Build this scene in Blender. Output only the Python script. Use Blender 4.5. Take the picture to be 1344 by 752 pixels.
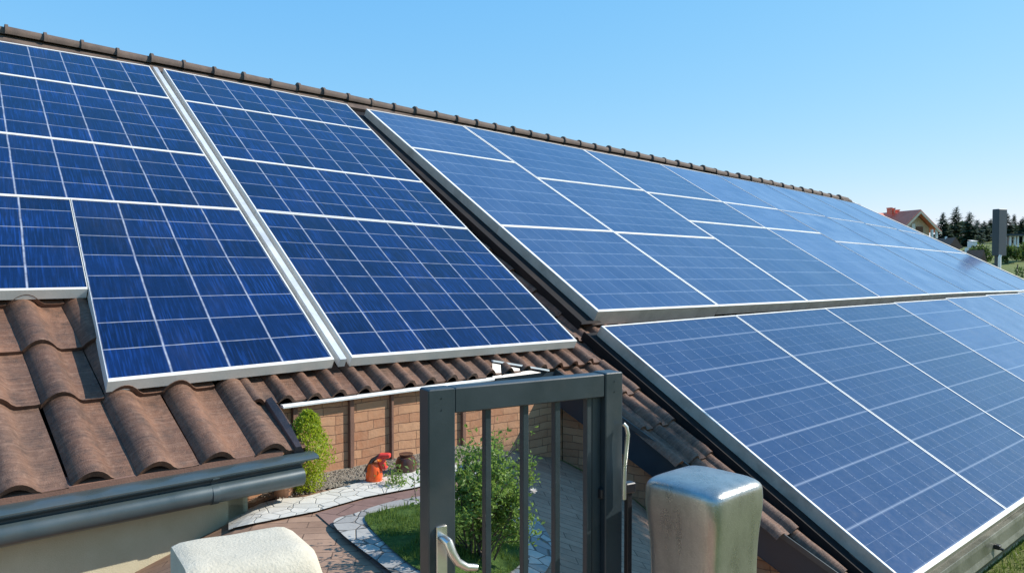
import bpy, math, random
from mathutils import Vector, Matrix, noise
R = random.Random(7)
for o in list(bpy.data.objects): bpy.data.objects.remove(o)
S = bpy.context.scene
COL = S.collection
# ------------------------------------------------------------------ camera
F, CX, CY, HY = 1030.0, 672.0, 376.0, 347.0          # focal length in px of the 1344x752 photograph
PITCH = math.atan2(CY - HY, F)
cam = bpy.data.cameras.new('camera'); cob = bpy.data.objects.new('camera', cam); COL.objects.link(cob)
cam.sensor_width = 36; cam.lens = F / 1344 * 36; cam.clip_end = 9000; cam.clip_start = .05
cob.rotation_euler = (math.pi / 2 - PITCH, 0, 0); cob.location = (0, 0, 0)
S.camera = cob
# ------------------------------------------------------------------ light
SUN_EL, SUN_AZ = 38.0, 80.0        # azimuth clockwise from +Y
w = bpy.data.worlds.new('World'); S.world = w; w.use_nodes = True
nt = w.node_tree; bg = nt.nodes['Background']
sky = nt.nodes.new('ShaderNodeTexSky'); sky.sky_type = 'NISHITA'; sky.sun_disc = False
sky.sun_elevation = math.radians(SUN_EL); sky.sun_rotation = math.radians(SUN_AZ)
sky.air_density = 1.0; sky.dust_density = .0; sky.ozone_density = 3.2; sky.altitude = 100
_sp = nt.nodes.new('ShaderNodeSeparateColor'); _cb = nt.nodes.new('ShaderNodeCombineColor'); nt.links.new(sky.outputs[0], _sp.inputs[0])
for _i, (_a, _g) in enumerate(((.64, .94), (.755, .46), (1.0, .15))):      # tone of the sky, channel by channel: soft shoulder near the horizon
    _m = [nt.nodes.new('ShaderNodeMath') for _ in range(3)]
    _m[0].operation = 'MULTIPLY'; _m[0].inputs[1].default_value = .212; _m[1].operation = 'POWER'; _m[1].inputs[1].default_value = _g; _m[2].operation = 'MULTIPLY'; _m[2].inputs[1].default_value = _a / .212
    nt.links.new(_sp.outputs[_i], _m[0].inputs[0]); nt.links.new(_m[0].outputs[0], _m[1].inputs[0]); nt.links.new(_m[1].outputs[0], _m[2].inputs[0]); nt.links.new(_m[2].outputs[0], _cb.inputs[_i])
nt.links.new(_cb.outputs[0], bg.inputs[0]); bg.inputs[1].default_value = .15
sd = Vector((math.sin(math.radians(SUN_AZ)) * math.cos(math.radians(SUN_EL)), math.cos(math.radians(SUN_AZ)) * math.cos(math.radians(SUN_EL)), math.sin(math.radians(SUN_EL))))
sl = bpy.data.lights.new('sun', 'SUN'); sl.energy = 5.0; sl.angle = math.radians(.5); sl.color = (1, .94, .85)
so = bpy.data.objects.new('sun', sl); COL.objects.link(so); so.rotation_euler = sd.to_track_quat('Z', 'Y').to_euler()
S.view_settings.view_transform = 'Standard'; S.view_settings.look = 'None'; S.view_settings.exposure = 0.45; S.view_settings.gamma = 1
S.cycles.max_bounces = 6

# ------------------------------------------------------------------ geometry of the place: the roof plane
def ray(x, y):
    a, b = x - CX, -(y - CY)
    return Vector((a, F * math.cos(PITCH) + b * math.sin(PITCH), -F * math.sin(PITCH) + b * math.cos(PITCH)))
U = ray(1790, 347); U.z = 0; U.normalize()            # along the eaves
_q = ray(0, 347 - .40 * 1790)
N = U.cross(_q).normalized()
if N.z < 0: N = -N
V = N.cross(U)                                        # up the slope
OUT = Vector((U.y, -U.x, 0))                          # horizontally out from the eaves
_r = ray(200, 620); _r = _r / _r.y * 4.8; DD = N.dot(_r)
def onroof(x, y, h=0.0):
    r = ray(x, y); return r * ((DD + h) / N.dot(r))
O = onroof(140, 500)
def uv(x, y, h=0.0):
    a = onroof(x, y, h) - O; return (a.dot(U), a.dot(V))
def P(u, v, h=0.0): return O + U * u + V * v + N * h
Z = Vector((0, 0, 1))
def sm(t): t = max(0., min(1., t)); return t * t * (3 - 2 * t)
def ground(x, y):
    r = math.hypot(x, y)
    z = -1.72 - .36 * max(0, min(x + .45, 1.6)) - .75 * max(0, min(x - 1.15, 1.7)) 
    z -= .4 * max(0, min(-1.75 - x, .8))
    z = max(z, -3.6)
    if y > 9: z += (-3.6 - z) * sm((y - 9) / 6)
    if r > 30: z += (1.6 + 3.6) * sm((r - 30) / 65) + 3.2 * sm((r - 95) / 70)
    return z
def floorpt(px, py, lift=0.0):
    r = ray(px, py); t = .5 / F
    for i in range(4000):
        p = r * t
        if p.z < ground(p.x, p.y): break
        t *= 1.003
    lo, hi = t / 1.003, t
    for i in range(20):
        m = (lo + hi) / 2; p = r * m
        if p.z < ground(p.x, p.y): hi = m
        else: lo = m
    p = r * hi; p.z = ground(p.x, p.y) + lift
    return p

# ------------------------------------------------------------------ helpers
def tag(o, label=None, cat=None, group=None, kind=None):
    if label: o['label'] = label
    if cat: o['category'] = cat
    if group: o['group'] = group
    if kind: o['kind'] = kind
    return o
def empty(name, loc, label=None, cat=None, group=None, rz=0):
    o = bpy.data.objects.new(name, None); COL.objects.link(o); o.location = loc; o.rotation_euler.z = rz
    o.empty_display_size = .1
    return tag(o, label, cat, group)
class MB:
    def __init__(s): s.v = []; s.f = []; s.uv = None; s.mi = []
    def add(s, vs, fs, mi=0):
        n = len(s.v); s.v += [tuple(v) for v in vs]; s.f += [tuple(i + n for i in f) for f in fs]; s.mi += [mi] * len(fs)
    def box(s, c, ax, ay, az, hx, hy, hz, bev=0):
        c = Vector(c)
        if not bev:
            vs = [c + ax * (sx * hx) + ay * (sy * hy) + az * (sz * hz) for sz in (-1, 1) for sy in (-1, 1) for sx in (-1, 1)]
            s.add(vs, [(0, 2, 3, 1), (4, 5, 7, 6), (0, 1, 5, 4), (2, 6, 7, 3), (0, 4, 6, 2), (1, 3, 7, 5)])
        else:
            b = min(bev, hx * .49, hy * .49, hz * .49); rings = []
            def ring(z, k):
                X, Y = hx - k, hy - k
                return [c + ax * a + ay * d + az * z for a, d in ((-X + b, -Y), (X - b, -Y), (X, -Y + b), (X, Y - b), (X - b, Y), (-X + b, Y), (-X, Y - b), (-X, -Y + b))]
            vs = ring(-hz, b) + ring(-hz + b, 0) + ring(hz - b, 0) + ring(hz, b)
            fs = [(7, 6, 5, 4, 3, 2, 1, 0), tuple(range(24, 32))]
            for r in range(3):
                for i in range(8): j = (i + 1) % 8; fs.append((r * 8 + i, r * 8 + j, r * 8 + 8 + j, r * 8 + 8 + i))
            s.add(vs, fs)
    def wbox(s, x0, x1, y0, y1, z0, z1, bev=0):
        s.box(((x0 + x1) / 2, (y0 + y1) / 2, (z0 + z1) / 2), Vector((1, 0, 0)), Vector((0, 1, 0)), Z, abs(x1 - x0) / 2, abs(y1 - y0) / 2, abs(z1 - z0) / 2, bev)
    def tube(s, pts, rad, n=10, caps=True):
        pts = [Vector(p) for p in pts]; k = len(pts)
        if not hasattr(rad, '__len__'): rad = [rad] * k
        vs = []; side = None
        for i, p in enumerate(pts):
            t = (pts[min(i + 1, k - 1)] - pts[max(i - 1, 0)]).normalized()
            if side is None: side = t.cross(Z if abs(t.z) < .9 else Vector((1, 0, 0))).normalized()
            side = (side - t * side.dot(t)).normalized(); up = side.cross(t)
            for j in range(n):
                a = 2 * math.pi * j / n; vs.append(p + (side * math.cos(a) + up * math.sin(a)) * rad[i])
        fs = []
        for i in range(k - 1):
            for j in range(n): m = (j + 1) % n; fs.append((i * n + j, i * n + m, i * n + n + m, i * n + n + j))
        if caps: fs += [tuple(range(n - 1, -1, -1)), tuple((k - 1) * n + j for j in range(n))]
        s.add(vs, fs)
    def lathe(s, c, prof, n=20):
        c = Vector(c); k = len(prof)
        vs = [c + Vector((r * math.cos(2 * math.pi * j / n), r * math.sin(2 * math.pi * j / n), z)) for r, z in prof for j in range(n)]
        fs = [(i * n + j, i * n + (j + 1) % n, (i + 1) * n + (j + 1) % n, (i + 1) * n + j) for i in range(k - 1) for j in range(n)]
        s.add(vs, fs + [tuple(range(n - 1, -1, -1)), tuple((k - 1) * n + j for j in range(n))])
    def extrude(s, prof, a, b, ox, oy, cap=True):
        # prof: closed (x, y) outline in the plane (ox, oy); swept from a to b
        n = len(prof); vs = [a + ox * x + oy * y for x, y in prof] + [b + ox * x + oy * y for x, y in prof]
        fs = [(i, (i + 1) % n, n + (i + 1) % n, n + i) for i in range(n)]
        if cap: fs += [tuple(range(n - 1, -1, -1)), tuple(range(n, 2 * n))]
        s.add(vs, fs)
    def build(s, name, mat, parent=None, smooth=False, uvs=None, bevel=0):
        me = bpy.data.meshes.new(name); org = Vector((0, 0, 0))
        me.from_pydata(s.v, [], s.f); me.update()
        mats = mat if isinstance(mat, (list, tuple)) else [mat]
        for m in mats: me.materials.append(m)
        if len(mats) > 1: me.polygons.foreach_set('material_index', s.mi)
        if uvs:
            l = me.uv_layers.new(name='UVMap')
            for lp in me.loops: l.data[lp.index].uv = uvs[lp.vertex_index]
        if smooth:
            me.polygons.foreach_set('use_smooth', [True] * len(me.polygons))
            if smooth != 'all': me.set_sharp_from_angle(angle=math.radians(40))
        o = bpy.data.objects.new(name, me); COL.objects.link(o)
        if parent is not None:
            top = parent; M = Matrix.Identity(4); chain = []
            while top is not None: chain.append(top); top = top.parent
            for q in reversed(chain): M = M @ Matrix.LocRotScale(q.location, q.rotation_euler, q.scale)
            o.parent = parent; me.transform(M.inverted())
        if bevel:
            b = o.modifiers.new('bevel', 'BEVEL'); b.width = bevel; b.segments = 2; b.limit_method = 'ANGLE'; b.angle_limit = math.radians(50)
        return o
X, Y = Vector((1, 0, 0)), Vector((0, 1, 0))

# ------------------------------------------------------------------ materials
class NT:
    def __init__(s, name):
        s.m = bpy.data.materials.new(name); s.m.use_nodes = True; s.t = s.m.node_tree; s.b = s.t.nodes['Principled BSDF']; s.out = s.t.nodes['Material Output']
    def n(s, k, **kw):
        x = s.t.nodes.new('ShaderNode' + k)
        for a, b in kw.items():
            if a[0] == 'i' and a[1:].isdigit(): x.inputs[int(a[1:])].default_value = b
            else:
                setattr(x, a, b)
        return x
    def l(s, a, b): s.t.links.new(a, b)
    def val(s, x, i, v):
        if isinstance(v, (int, float, tuple)): x.inputs[i].default_value = v
        else: s.l(v, x.inputs[i])
    def math(s, op, a, b=0, c=0, clamp=False):
        x = s.n('Math', operation=op); x.use_clamp = clamp
        s.val(x, 0, a); s.val(x, 1, b); s.val(x, 2, c); return x.outputs[0]
    def mix(s, f, a, b, blend='MIX'):
        x = s.n('Mix', data_type='RGBA', blend_type=blend); s.val(x, 0, f)
        for i, v in ((6, a), (7, b)):
            if isinstance(v, tuple): x.inputs[i].default_value = (*v[:3], 1)
            else: s.l(v, x.inputs[i])
        return x.outputs[2]
    def ramp(s, f, stops, interp='LINEAR'):
        x = s.n('ValToRGB'); s.l(f, x.inputs[0]); e = x.color_ramp.elements; x.color_ramp.interpolation = interp
        while len(e) < len(stops): e.new(.5)
        for q, (p, c) in zip(e, stops): q.position = p; q.color = (*c, 1) if isinstance(c, tuple) else (c, c, c, 1)
        return x.outputs[0]
    def coord(s, k='Object'): return s.n('TexCoord').outputs[k]
    def mapping(s, src, scale=(1, 1, 1), rot=(0, 0, 0)):
        x = s.n('Mapping'); s.l(src, x.inputs[0]); x.inputs['Scale'].default_value = scale; x.inputs['Rotation'].default_value = rot; return x.outputs[0]
    def noise(s, src, scale, detail=4, rough=.55, out=0):
        x = s.n('TexNoise'); s.l(src, x.inputs['Vector']); x.inputs['Scale'].default_value = scale; x.inputs['Detail'].default_value = detail; x.inputs['Roughness'].default_value = rough; return x.outputs[out]
    def bump(s, h, strength=.4, dist=.01, nrm=None):
        x = s.n('Bump'); s.l(h, x.inputs['Height']); x.inputs['Strength'].default_value = strength; x.inputs['Distance'].default_value = dist
        if nrm: s.l(nrm, x.inputs['Normal'])
        s.l(x.outputs[0], s.b.inputs['Normal']); return x.outputs[0]
    def set(s, col=None, rough=None, metal=None, spec=None, **k):
        for n_, v in (('Base Color', col), ('Roughness', rough), ('Metallic', metal), ('Specular IOR Level', spec)):
            if v is None: continue
            if isinstance(v, tuple): s.b.inputs[n_].default_value = (*v[:3], 1)
            elif isinstance(v, (int, float)): s.b.inputs[n_].default_value = v
            else: s.l(v, s.b.inputs[n_])
        return s.m
def mottled(name, c1, c2, scale=8, rough=.7, bump=.3, bd=.006, metal=0, fine=90, spec=.5, stain=None):
    t = NT(name); c = t.coord('Object'); a = t.noise(c, scale, 6, .6); b = t.noise(c, fine, 3, .6)
    f = t.math('MULTIPLY_ADD', b, .35, t.math('MULTIPLY', a, .8)); f = t.ramp(f, [(.3, 0.), (.75, 1.)])
    col = t.mix(f, c1, c2)
    if stain:
        g = t.ramp(t.noise(c, scale * .35, 8, .7), [(.5, 0.), (.68, 1.)]); col = t.mix(t.math('MULTIPLY', g, .7), col, stain)
    t.bump(t.math('ADD', t.math('MULTIPLY', a, .6), b), bump, bd)
    r = t.math('MULTIPLY_ADD', a, .25, rough - .12)
    return t.set(col, r, metal, spec)

def panel_mat(name, base, base2, line, strong_u, nu_w, nv_w, streak, busbar=0, linek=1.0, rough=.12, band=0, dash=False, glare=0.0, ior=1.5):
    # UV runs in whole cells: u across, v up the slope
    t = NT(name); uv0 = t.coord('UV'); uvn = uv0; sp = t.n('SeparateXYZ'); t.l(uvn, sp.inputs[0]); u, v = sp.outputs[0], sp.outputs[1]
    nz = t.noise(uvn, .9, 2); wob = t.math('MULTIPLY', t.math('SUBTRACT', nz, .5), .03)
    def line_at(x, wd):  # 1 on the line
        d = t.math('ABSOLUTE', t.math('SUBTRACT', t.math('FRACT', t.math('ADD', x, .5)), .5))
        return t.math('SUBTRACT', 1, t.math('SMOOTH_MIN', t.math('DIVIDE', d, wd), 1, .2), clamp=True)
    lu = line_at(t.math('ADD', u, wob), nu_w); lv = line_at(t.math('ADD', v, wob), nv_w)
    oi = t.n('ObjectInfo'); ofs = t.n('VectorMath', operation='SCALE'); ofs.inputs[0].default_value = (1, 1.7, 0); t.l(t.math('MULTIPLY', oi.outputs['Random'], 60), ofs.inputs['Scale'])
    adv = t.n('VectorMath', operation='ADD'); t.l(uv0, adv.inputs[0]); t.l(ofs.outputs[0], adv.inputs[1]); uvn = adv.outputs[0]
    # uneven brightness along each line
    bn = t.ramp(t.noise(t.mapping(uvn, (3, 3, 1)), 1.3, 3), [(.3, .45), (.65, 1.)])
    lu = t.math('MULTIPLY', lu, strong_u)
    if dash:
        ds = t.ramp(t.noise(t.mapping(uvn, (6, 5, 1)), 2.2, 2), [(.42, .12), (.6, 1.)]); lu = t.math('MULTIPLY', lu, ds)
    # per-cell tone and crystalline streaks running up the slope
    cell = t.n('TexWhiteNoise', noise_dimensions='2D'); fl = t.n('VectorMath', operation='FLOOR'); t.l(uv0, fl.inputs[0]); t.l(fl.outputs[0], cell.inputs[0])
    st = t.noise(t.mapping(uvn, (24, .9, 1)), 1.0, 2, .6); st = t.ramp(st, [(.48, 0.), (.68, 1.)])
    stm = t.noise(t.mapping(uvn, (.6, .35, 1)), 1.0, 3, .5); stm = t.ramp(stm, [(.35, .15), (.7, 1.)])
    cr = t.n('TexVoronoi'); t.l(t.mapping(uvn, (7, 3, 1)), cr.inputs['Vector']); cr.inputs['Scale'].default_value = 1.6
    crs = t.n('SeparateColor'); t.l(cr.outputs['Color'], crs.inputs[0])
    f = t.math('ADD', t.math('MULTIPLY', cell.outputs[0], .22), t.math('MULTIPLY', crs.outputs[0], .10))
    f = t.math('ADD', f, t.math('MULTIPLY', t.math('MULTIPLY', st, stm), streak), clamp=True)
    col = t.mix(f, base, base2)
    if busbar:
        bb = line_at(t.math('MULTIPLY', u, 3.0), .02); bb2 = line_at(t.math('ADD', t.math('MULTIPLY', v, 2.0), .5), .03)
        col = t.mix(t.math('MULTIPLY', bb2, busbar), col, line)
    col = t.mix(t.math('MULTIPLY', t.math('MULTIPLY', t.math('MAXIMUM', lu, lv), bn), linek), col, line)
    if band:
        lb = line_at(t.math('DIVIDE', v, float(band)), .034); col = t.mix(t.math('MULTIPLY', lb, .42), col, line)
    if glare:
        dn = t.noise(t.mapping(uvn, (.5, .5, 1)), .8, 5, .6); col = t.mix(t.math('MULTIPLY', t.ramp(dn, [(.3, .3), (.8, 1.)]), glare), col, (.36, .47, .62))  # pale blue sky glare painted into the cell colour, in patches
    wet = t.ramp(t.noise(t.mapping(uvn, (1.6, .22, 1)), 1.0, 7, .7), [(.5, 0.), (.75, 1.)]); col = t.mix(t.math('MULTIPLY', wet, .018), col, (.5, .5, .5))
    rr = t.math('MULTIPLY_ADD', t.noise(t.mapping(uvn, (2, 2, 1)), 1.5, 4), .16, rough - .05); rr = t.math('MULTIPLY_ADD', wet, .07, rr)
    t.bump(t.noise(uvn, 1.2, 2), .05, .01)
    t.b.inputs['IOR'].default_value = ior
    return t.set(col, rr, 0, .5)

M = {}
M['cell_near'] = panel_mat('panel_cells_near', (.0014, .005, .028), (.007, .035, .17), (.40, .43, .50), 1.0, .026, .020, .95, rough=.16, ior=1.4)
M['cell_far'] = panel_mat('panel_cells_far', (.005, .019, .085), (.011, .040, .15), (.36, .42, .52), .8, .03, .05, .35, rough=.13, linek=.42, glare=.13, ior=1.9)
M['cell_plain'] = panel_mat('panel_cells_plain', (.008, .028, .125), (.012, .045, .18), (.30, .36, .46), .8, .03, .04, .2, rough=.08, linek=.10, glare=.42, ior=3.0)  # paler colour and fainter lines stand for sky glare on the far columns
M['cell_low'] = panel_mat('panel_cells_low', (.006, .018, .075), (.012, .036, .13), (.34, .38, .46), 1.0, .035, .011, .25, rough=.13, linek=.7, dash=True, band=3, glare=.06, ior=1.7)
M['cell_low_mid'] = panel_mat('panel_cells_low_mid', (.006, .024, .115), (.012, .045, .18), (.36, .42, .52), .9, .035, .015, .2, rough=.13, linek=.35, dash=True, band=3, glare=.17, ior=2.1)
M['cell_mid'] = panel_mat('panel_cells_mid', (.008, .028, .125), (.012, .045, .18), (.32, .38, .48), .8, .03, .04, .2, rough=.10, linek=.25, glare=.27, ior=2.4)
M['cell_low_plain'] = panel_mat('panel_cells_low_plain', (.006, .024, .115), (.012, .045, .18), (.36, .42, .52), .85, .04, .02, .2, rough=.13, linek=.15, dash=True, band=0, glare=.30, ior=2.6)
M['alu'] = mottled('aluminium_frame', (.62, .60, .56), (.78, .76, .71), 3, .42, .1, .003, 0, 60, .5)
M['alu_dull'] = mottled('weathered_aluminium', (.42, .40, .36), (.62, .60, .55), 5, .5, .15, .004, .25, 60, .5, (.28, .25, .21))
M['alu_side_shade'] = mottled('aluminium_shaded_side', (.40, .34, .28), (.58, .51, .43), 4, .5, .2, .004, .1, 50, .5, (.24, .21, .17))  # shade and warm ground bounce on the frame sides, put into the colour
M['metal_strip'] = mottled('zinc_strip', (.42, .44, .45), (.62, .64, .64), 4, .45, .1, .004, .1, 70, .5, (.32, .33, .34))

def tile_mat():
    t = NT('clay_roof_tile'); c = t.coord('Object')
    a = t.noise(c, 2.4, 6, .6); b = t.noise(c, 26, 6, .7); g = t.noise(c, 220, 2, .6)
    geo = t.n('NewGeometry'); ri = geo.outputs['Random Per Island']
    col = t.mix(t.ramp(a, [(.3, 0.), (.7, 1.)]), (.065, .030, .019), (.235, .110, .062))
    col = t.mix(t.math('MULTIPLY', ri, .5), col, (.105, .068, .05))
    col = t.mix(t.ramp(b, [(.5, 0.), (.75, .6)]), col, (.27, .165, .115))
    col = t.mix(t.ramp(t.noise(c, 9, 8, .75), [(.48, 0.), (.66, .75)]), col, (.04, .027, .022))
    v = t.n('TexVoronoi'); t.l(c, v.inputs['Vector']); v.inputs['Scale'].default_value = 30
    col = t.mix(t.ramp(v.outputs['Distance'], [(0., .8), (.09, 0.)]), col, (.05, .035, .03))
    # fine brushing across the tile
    uvx = t.coord('UV'); br = t.noise(t.mapping(uvx, (.7, 46, 1)), 1.4, 4, .65)
    col = t.mix(t.math('MULTIPLY', t.ramp(br, [(.45, 0.), (.75, 1.)]), .35), col, (.34, .21, .15))
    h = t.math('ADD', t.math('MULTIPLY', br, .7), t.math('ADD', t.math('MULTIPLY', b, .8), t.math('MULTIPLY', g, .5)))
    t.bump(h, .8, .009)
    return t.set(col, .62, 0, .35)
M['tile'] = tile_mat()
M['tile_ridge'] = mottled('ridge_tile_clay', (.07, .05, .04), (.16, .115, .09), 6, .75, .4, .006, 0, 80, .3, (.06, .045, .04))
M['deck'] = mottled('roof_underlay', (.03, .022, .018), (.05, .038, .03), 5, .9)
M['mortar'] = mottled('mortar_board', (.12, .062, .045), (.20, .11, .08), 6, .8, .4)
M['dark_verge'] = mottled('dark_verge_tile', (.045, .035, .035), (.11, .08, .075), 10, .5, .4, .006)
M['anthracite'] = mottled('anthracite_paint', (.014, .024, .030), (.026, .040, .047), 6, .40, .12, .002, 0, 150, .6, (.05, .055, .055))
M['gutter'] = mottled('grey_gutter_metal', (.035, .054, .06), (.06, .084, .092), 3, .30, .05, .002, .15, 120, .7, (.08, .085, .08))
M['darkboard'] = mottled('dark_blue_board', (.007, .015, .025), (.012, .025, .038), 4, .4, .1, .003)
M['shade_strip'] = mottled('black_painted_shade', (.006, .006, .007), (.014, .012, .012), 7, .75, .3, .004, 0, 60, .2, (.03, .02, .016))  # near-black that stands for the arrays' shade on the tiles
M['cream'] = mottled('cream_render', (.46, .41, .27), (.56, .50, .35), 5, .85, .5, .004, 0, 160, .2, (.5, .44, .3))
M['stucco'] = mottled('rough_white_render', (.40, .36, .28), (.56, .51, .41), 9, .85, .55, .005, 0, 120, .2, (.52, .47, .38))
M['white_metal'] = mottled('white_drip_edge', (.70, .72, .72), (.84, .86, .86), 6, .4, .1)
M['zinc'] = None
def zinc():
    t = NT('galvanised_metal'); c = t.coord('Object'); a = t.noise(c, 5, 6, .6); b = t.noise(t.mapping(c, (8, 8, 3.2)), 1.5, 5, .65); g = t.noise(c, 160, 3, .7)
    f = t.math('ADD', t.math('MULTIPLY', a, .5), t.math('MULTIPLY', b, .5))
    col = t.mix(t.ramp(f, [(.35, 0.), (.65, 1.)]), (.34, .335, .31), (.54, .53, .50)); col = t.mix(t.ramp(g, [(.5, 0.), (.75, .35)]), col, (.7, .69, .64))
    t.bump(t.math('ADD', t.math('MULTIPLY', a, .7), t.math('MULTIPLY', g, .3)), .35, .008)
    return t.set(col, t.math('MULTIPLY_ADD', b, .18, .2), .85, .5)
M['zinc'] = zinc()
M['chrome'] = mottled('brushed_steel', (.62, .60, .55), (.75, .73, .69), 10, .3, .05, .002, .9)
M['rail'] = mottled('weathered_grey_rail', (.10, .105, .085), (.24, .24, .20), 3, .35, .3, .006, .3, 30, .6, (.05, .055, .045))
M['black'] = mottled('black_plastic', (.012, .012, .014), (.02, .02, .022), 10, .4, .05)

def brick_wall_mat():
    t = NT('stone_strip_wall'); uvn = t.coord('UV')
    wv = t.noise(uvn, 2.5, 3); wm = t.n('VectorMath', operation='MULTIPLY_ADD'); 
    cmb = t.n('CombineXYZ'); t.l(t.math('MULTIPLY', t.math('SUBTRACT', wv, .5), .05), cmb.inputs[1])
    ad = t.n('VectorMath', operation='ADD'); t.l(uvn, ad.inputs[0]); t.l(cmb.outputs[0], ad.inputs[1])
    b = t.n('TexBrick'); t.l(ad.outputs[0], b.inputs['Vector'])
    b.inputs['Color1'].default_value = (.35, .165, .09, 1); b.inputs['Color2'].default_value = (.46, .255, .145, 1); b.inputs['Mortar'].default_value = (.16, .085, .055, 1)
    b.inputs['Scale'].default_value = 1; b.inputs['Brick Width'].default_value = .31; b.inputs['Row Height'].default_value = .078; b.inputs['Mortar Size'].default_value = .0035; b.inputs['Mortar Smooth'].default_value = .3
    b.offset = .37; b.squash = .6; b.squash_frequency = 3
    n1 = t.noise(uvn, 14, 5, .65); col = t.mix(t.ramp(n1, [(.4, 0.), (.75, .5)]), b.outputs[0], (.42, .26, .165))
    col = t.mix(t.ramp(t.noise(uvn, 3, 6, .7), [(.5, 0.), (.75, .45)]), col, (.25, .13, .085))
    h = t.math('ADD', t.math('MULTIPLY', b.outputs['Fac'], -1.2), t.math('MULTIPLY', n1, .7)); t.bump(h, .8, .012)
    return t.set(col, .85, 0, .25)
M['stonewall'] = brick_wall_mat()
M['post'] = mottled('brown_concrete_post', (.12, .06, .04), (.2, .105, .07), 12, .8, .5)
def paving(name, c1, c2, mortar, bw, rh, ms, off=.5, rot=0, rough=.8, sq=1.0):
    t = NT(name); c = t.mapping(t.coord('Object'), (1, 1, 1), (0, 0, rot))
    b = t.n('TexBrick'); t.l(c, b.inputs['Vector']); b.offset = off; b.squash = sq
    for k, v in (('Color1', c1), ('Color2', c2), ('Mortar', mortar)): b.inputs[k].default_value = (*v, 1)
    b.inputs['Scale'].default_value = 1; b.inputs['Brick Width'].default_value = bw; b.inputs['Row Height'].default_value = rh; b.inputs['Mortar Size'].default_value = ms
    n1 = t.noise(c, 11, 6, .65); col = t.mix(t.ramp(n1, [(.4, 0.), (.8, .5)]), b.outputs[0], tuple(x * 1.35 for x in c2))
    col = t.mix(t.ramp(t.noise(c, 2.2, 6, .7), [(.45, 0.), (.7, .45)]), col, tuple(x * .6 for x in c1))
    t.bump(t.math('ADD', t.math('MULTIPLY', b.outputs['Fac'], -1.), t.math('MULTIPLY', n1, .5)), .6, .008)
    return t.set(col, rough, 0, .3)
ang = math.atan2(U.y, U.x)
M['pave_tan'] = paving('tan_pavers', (.25, .15, .10), (.32, .20, .135), (.07, .042, .03), .36, .115, .004, .4, -.12)
M['pave_shade'] = paving('shade_brown_pavers', (.085, .052, .042), (.12, .075, .058), (.035, .022, .02), .36, .13, .004, .45, .5)  # unused; brown darkened to paint in the courtyard shade
M['pave_mauve'] = paving('mauve_pavers', (.17, .10, .082), (.22, .135, .11), (.06, .035, .03), .42, .24, .005, .5, .35)
def crazy(name, scale, c1, c2, joint):
    t = NT(name); c = t.coord('Object'); v = t.n('TexVoronoi', feature='DISTANCE_TO_EDGE'); t.l(c, v.inputs['Vector']); v.inputs['Scale'].default_value = scale
    v2 = t.n('TexVoronoi'); t.l(c, v2.inputs['Vector']); v2.inputs['Scale'].default_value = scale
    sc = t.n('SeparateColor'); t.l(v2.outputs['Color'], sc.inputs[0])
    col = t.mix(sc.outputs[0], c1, c2); n1 = t.noise(c, 20, 5, .6); col = t.mix(t.ramp(n1, [(.5, 0.), (.8, .5)]), col, tuple(x * .7 for x in c1))
    e = t.ramp(v.outputs['Distance'], [(.012, 1.), (.04, 0.)]); col = t.mix(e, col, joint)
    t.bump(t.math('SUBTRACT', t.math('MULTIPLY', n1, .4), e), .6, .01)
    return t.set(col, .8, 0, .3)
M['crazy_white'] = crazy('white_stone_slabs', 9, (.48, .46, .41), (.58, .55, .49), (.32, .30, .26))
M['crazy_border'] = crazy('border_stones', 7, (.22, .21, .20), (.44, .42, .38), (.09, .08, .07))
M['gravel_m'] = mottled('gravel_soil', (.16, .13, .10), (.34, .30, .24), 40, .9, 1.0, .012, 0, 130, .2, (.15, .11, .08))
def leafmat(name, c1, c2, trans=.35, rough=.5):
    t = NT(name); geo = t.n('NewGeometry'); c = t.coord('Object')
    f = t.math('ADD', t.math('MULTIPLY', geo.outputs['Random Per Island'], .7), t.math('MULTIPLY', t.noise(c, 3, 3), .4), clamp=True)
    col = t.mix(f, c1, c2); t.set(col, rough, 0, .35)
    tr = t.n('BsdfTranslucent'); cc = t.mix(.5, col, tuple(min(1, x * 2.2) for x in c2)); t.l(cc, tr.inputs[0])
    mx = t.n('MixShader'); mx.inputs[0].default_value = trans; t.l(t.b.outputs[0], mx.inputs[1]); t.l(tr.outputs[0], mx.inputs[2]); t.l(mx.outputs[0], t.out.inputs[0])
    return t.m
M['thuja'] = leafmat('golden_thuja_leaf', (.10, .17, .012), (.38, .44, .03))
M['shrub'] = leafmat('shrub_leaf', (.045, .10, .018), (.20, .30, .06))
M['conifer'] = leafmat('conifer_needle', (.012, .028, .018), (.035, .065, .03), .12)
M['decid'] = leafmat('broadleaf', (.03, .055, .02), (.09, .125, .045), .25)
M['hedge_leaf'] = leafmat('hedge_leaf', (.03, .06, .015), (.10, .15, .03), .25)
M['grassblade'] = leafmat('lawn_blade', (.035, .075, .012), (.13, .19, .035), .3)
M['bark'] = mottled('bark', (.06, .042, .03), (.12, .09, .065), 20, .9, .8, .01)
def grassmat(name, c1, c2, c3):
    t = NT(name); c = t.coord('Object'); a = t.noise(c, .25, 5, .6); b = t.noise(c, 18, 6, .75)
    col = t.mix(t.ramp(a, [(.35, 0.), (.65, 1.)]), c1, c2); col = t.mix(t.ramp(b, [(.45, 0.), (.7, .8)]), col, c3); t.bump(b, 1, .03)
    return t.set(col, .9, 0, .2)
M['terrain'] = grassmat('meadow_ground', (.09, .12, .03), (.14, .17, .045), (.19, .19, .09))
M['lawn'] = grassmat('lawn_turf', (.035, .075, .012), (.06, .11, .02), (.10, .15, .03))
M['redroof'] = mottled('red_roof_tiles', (.60, .15, .085), (.70, .24, .16), 2, .8, .2)
M['housewall'] = mottled('house_wall', (.55, .42, .28), (.65, .52, .38), 1, .8, .1)
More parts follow.
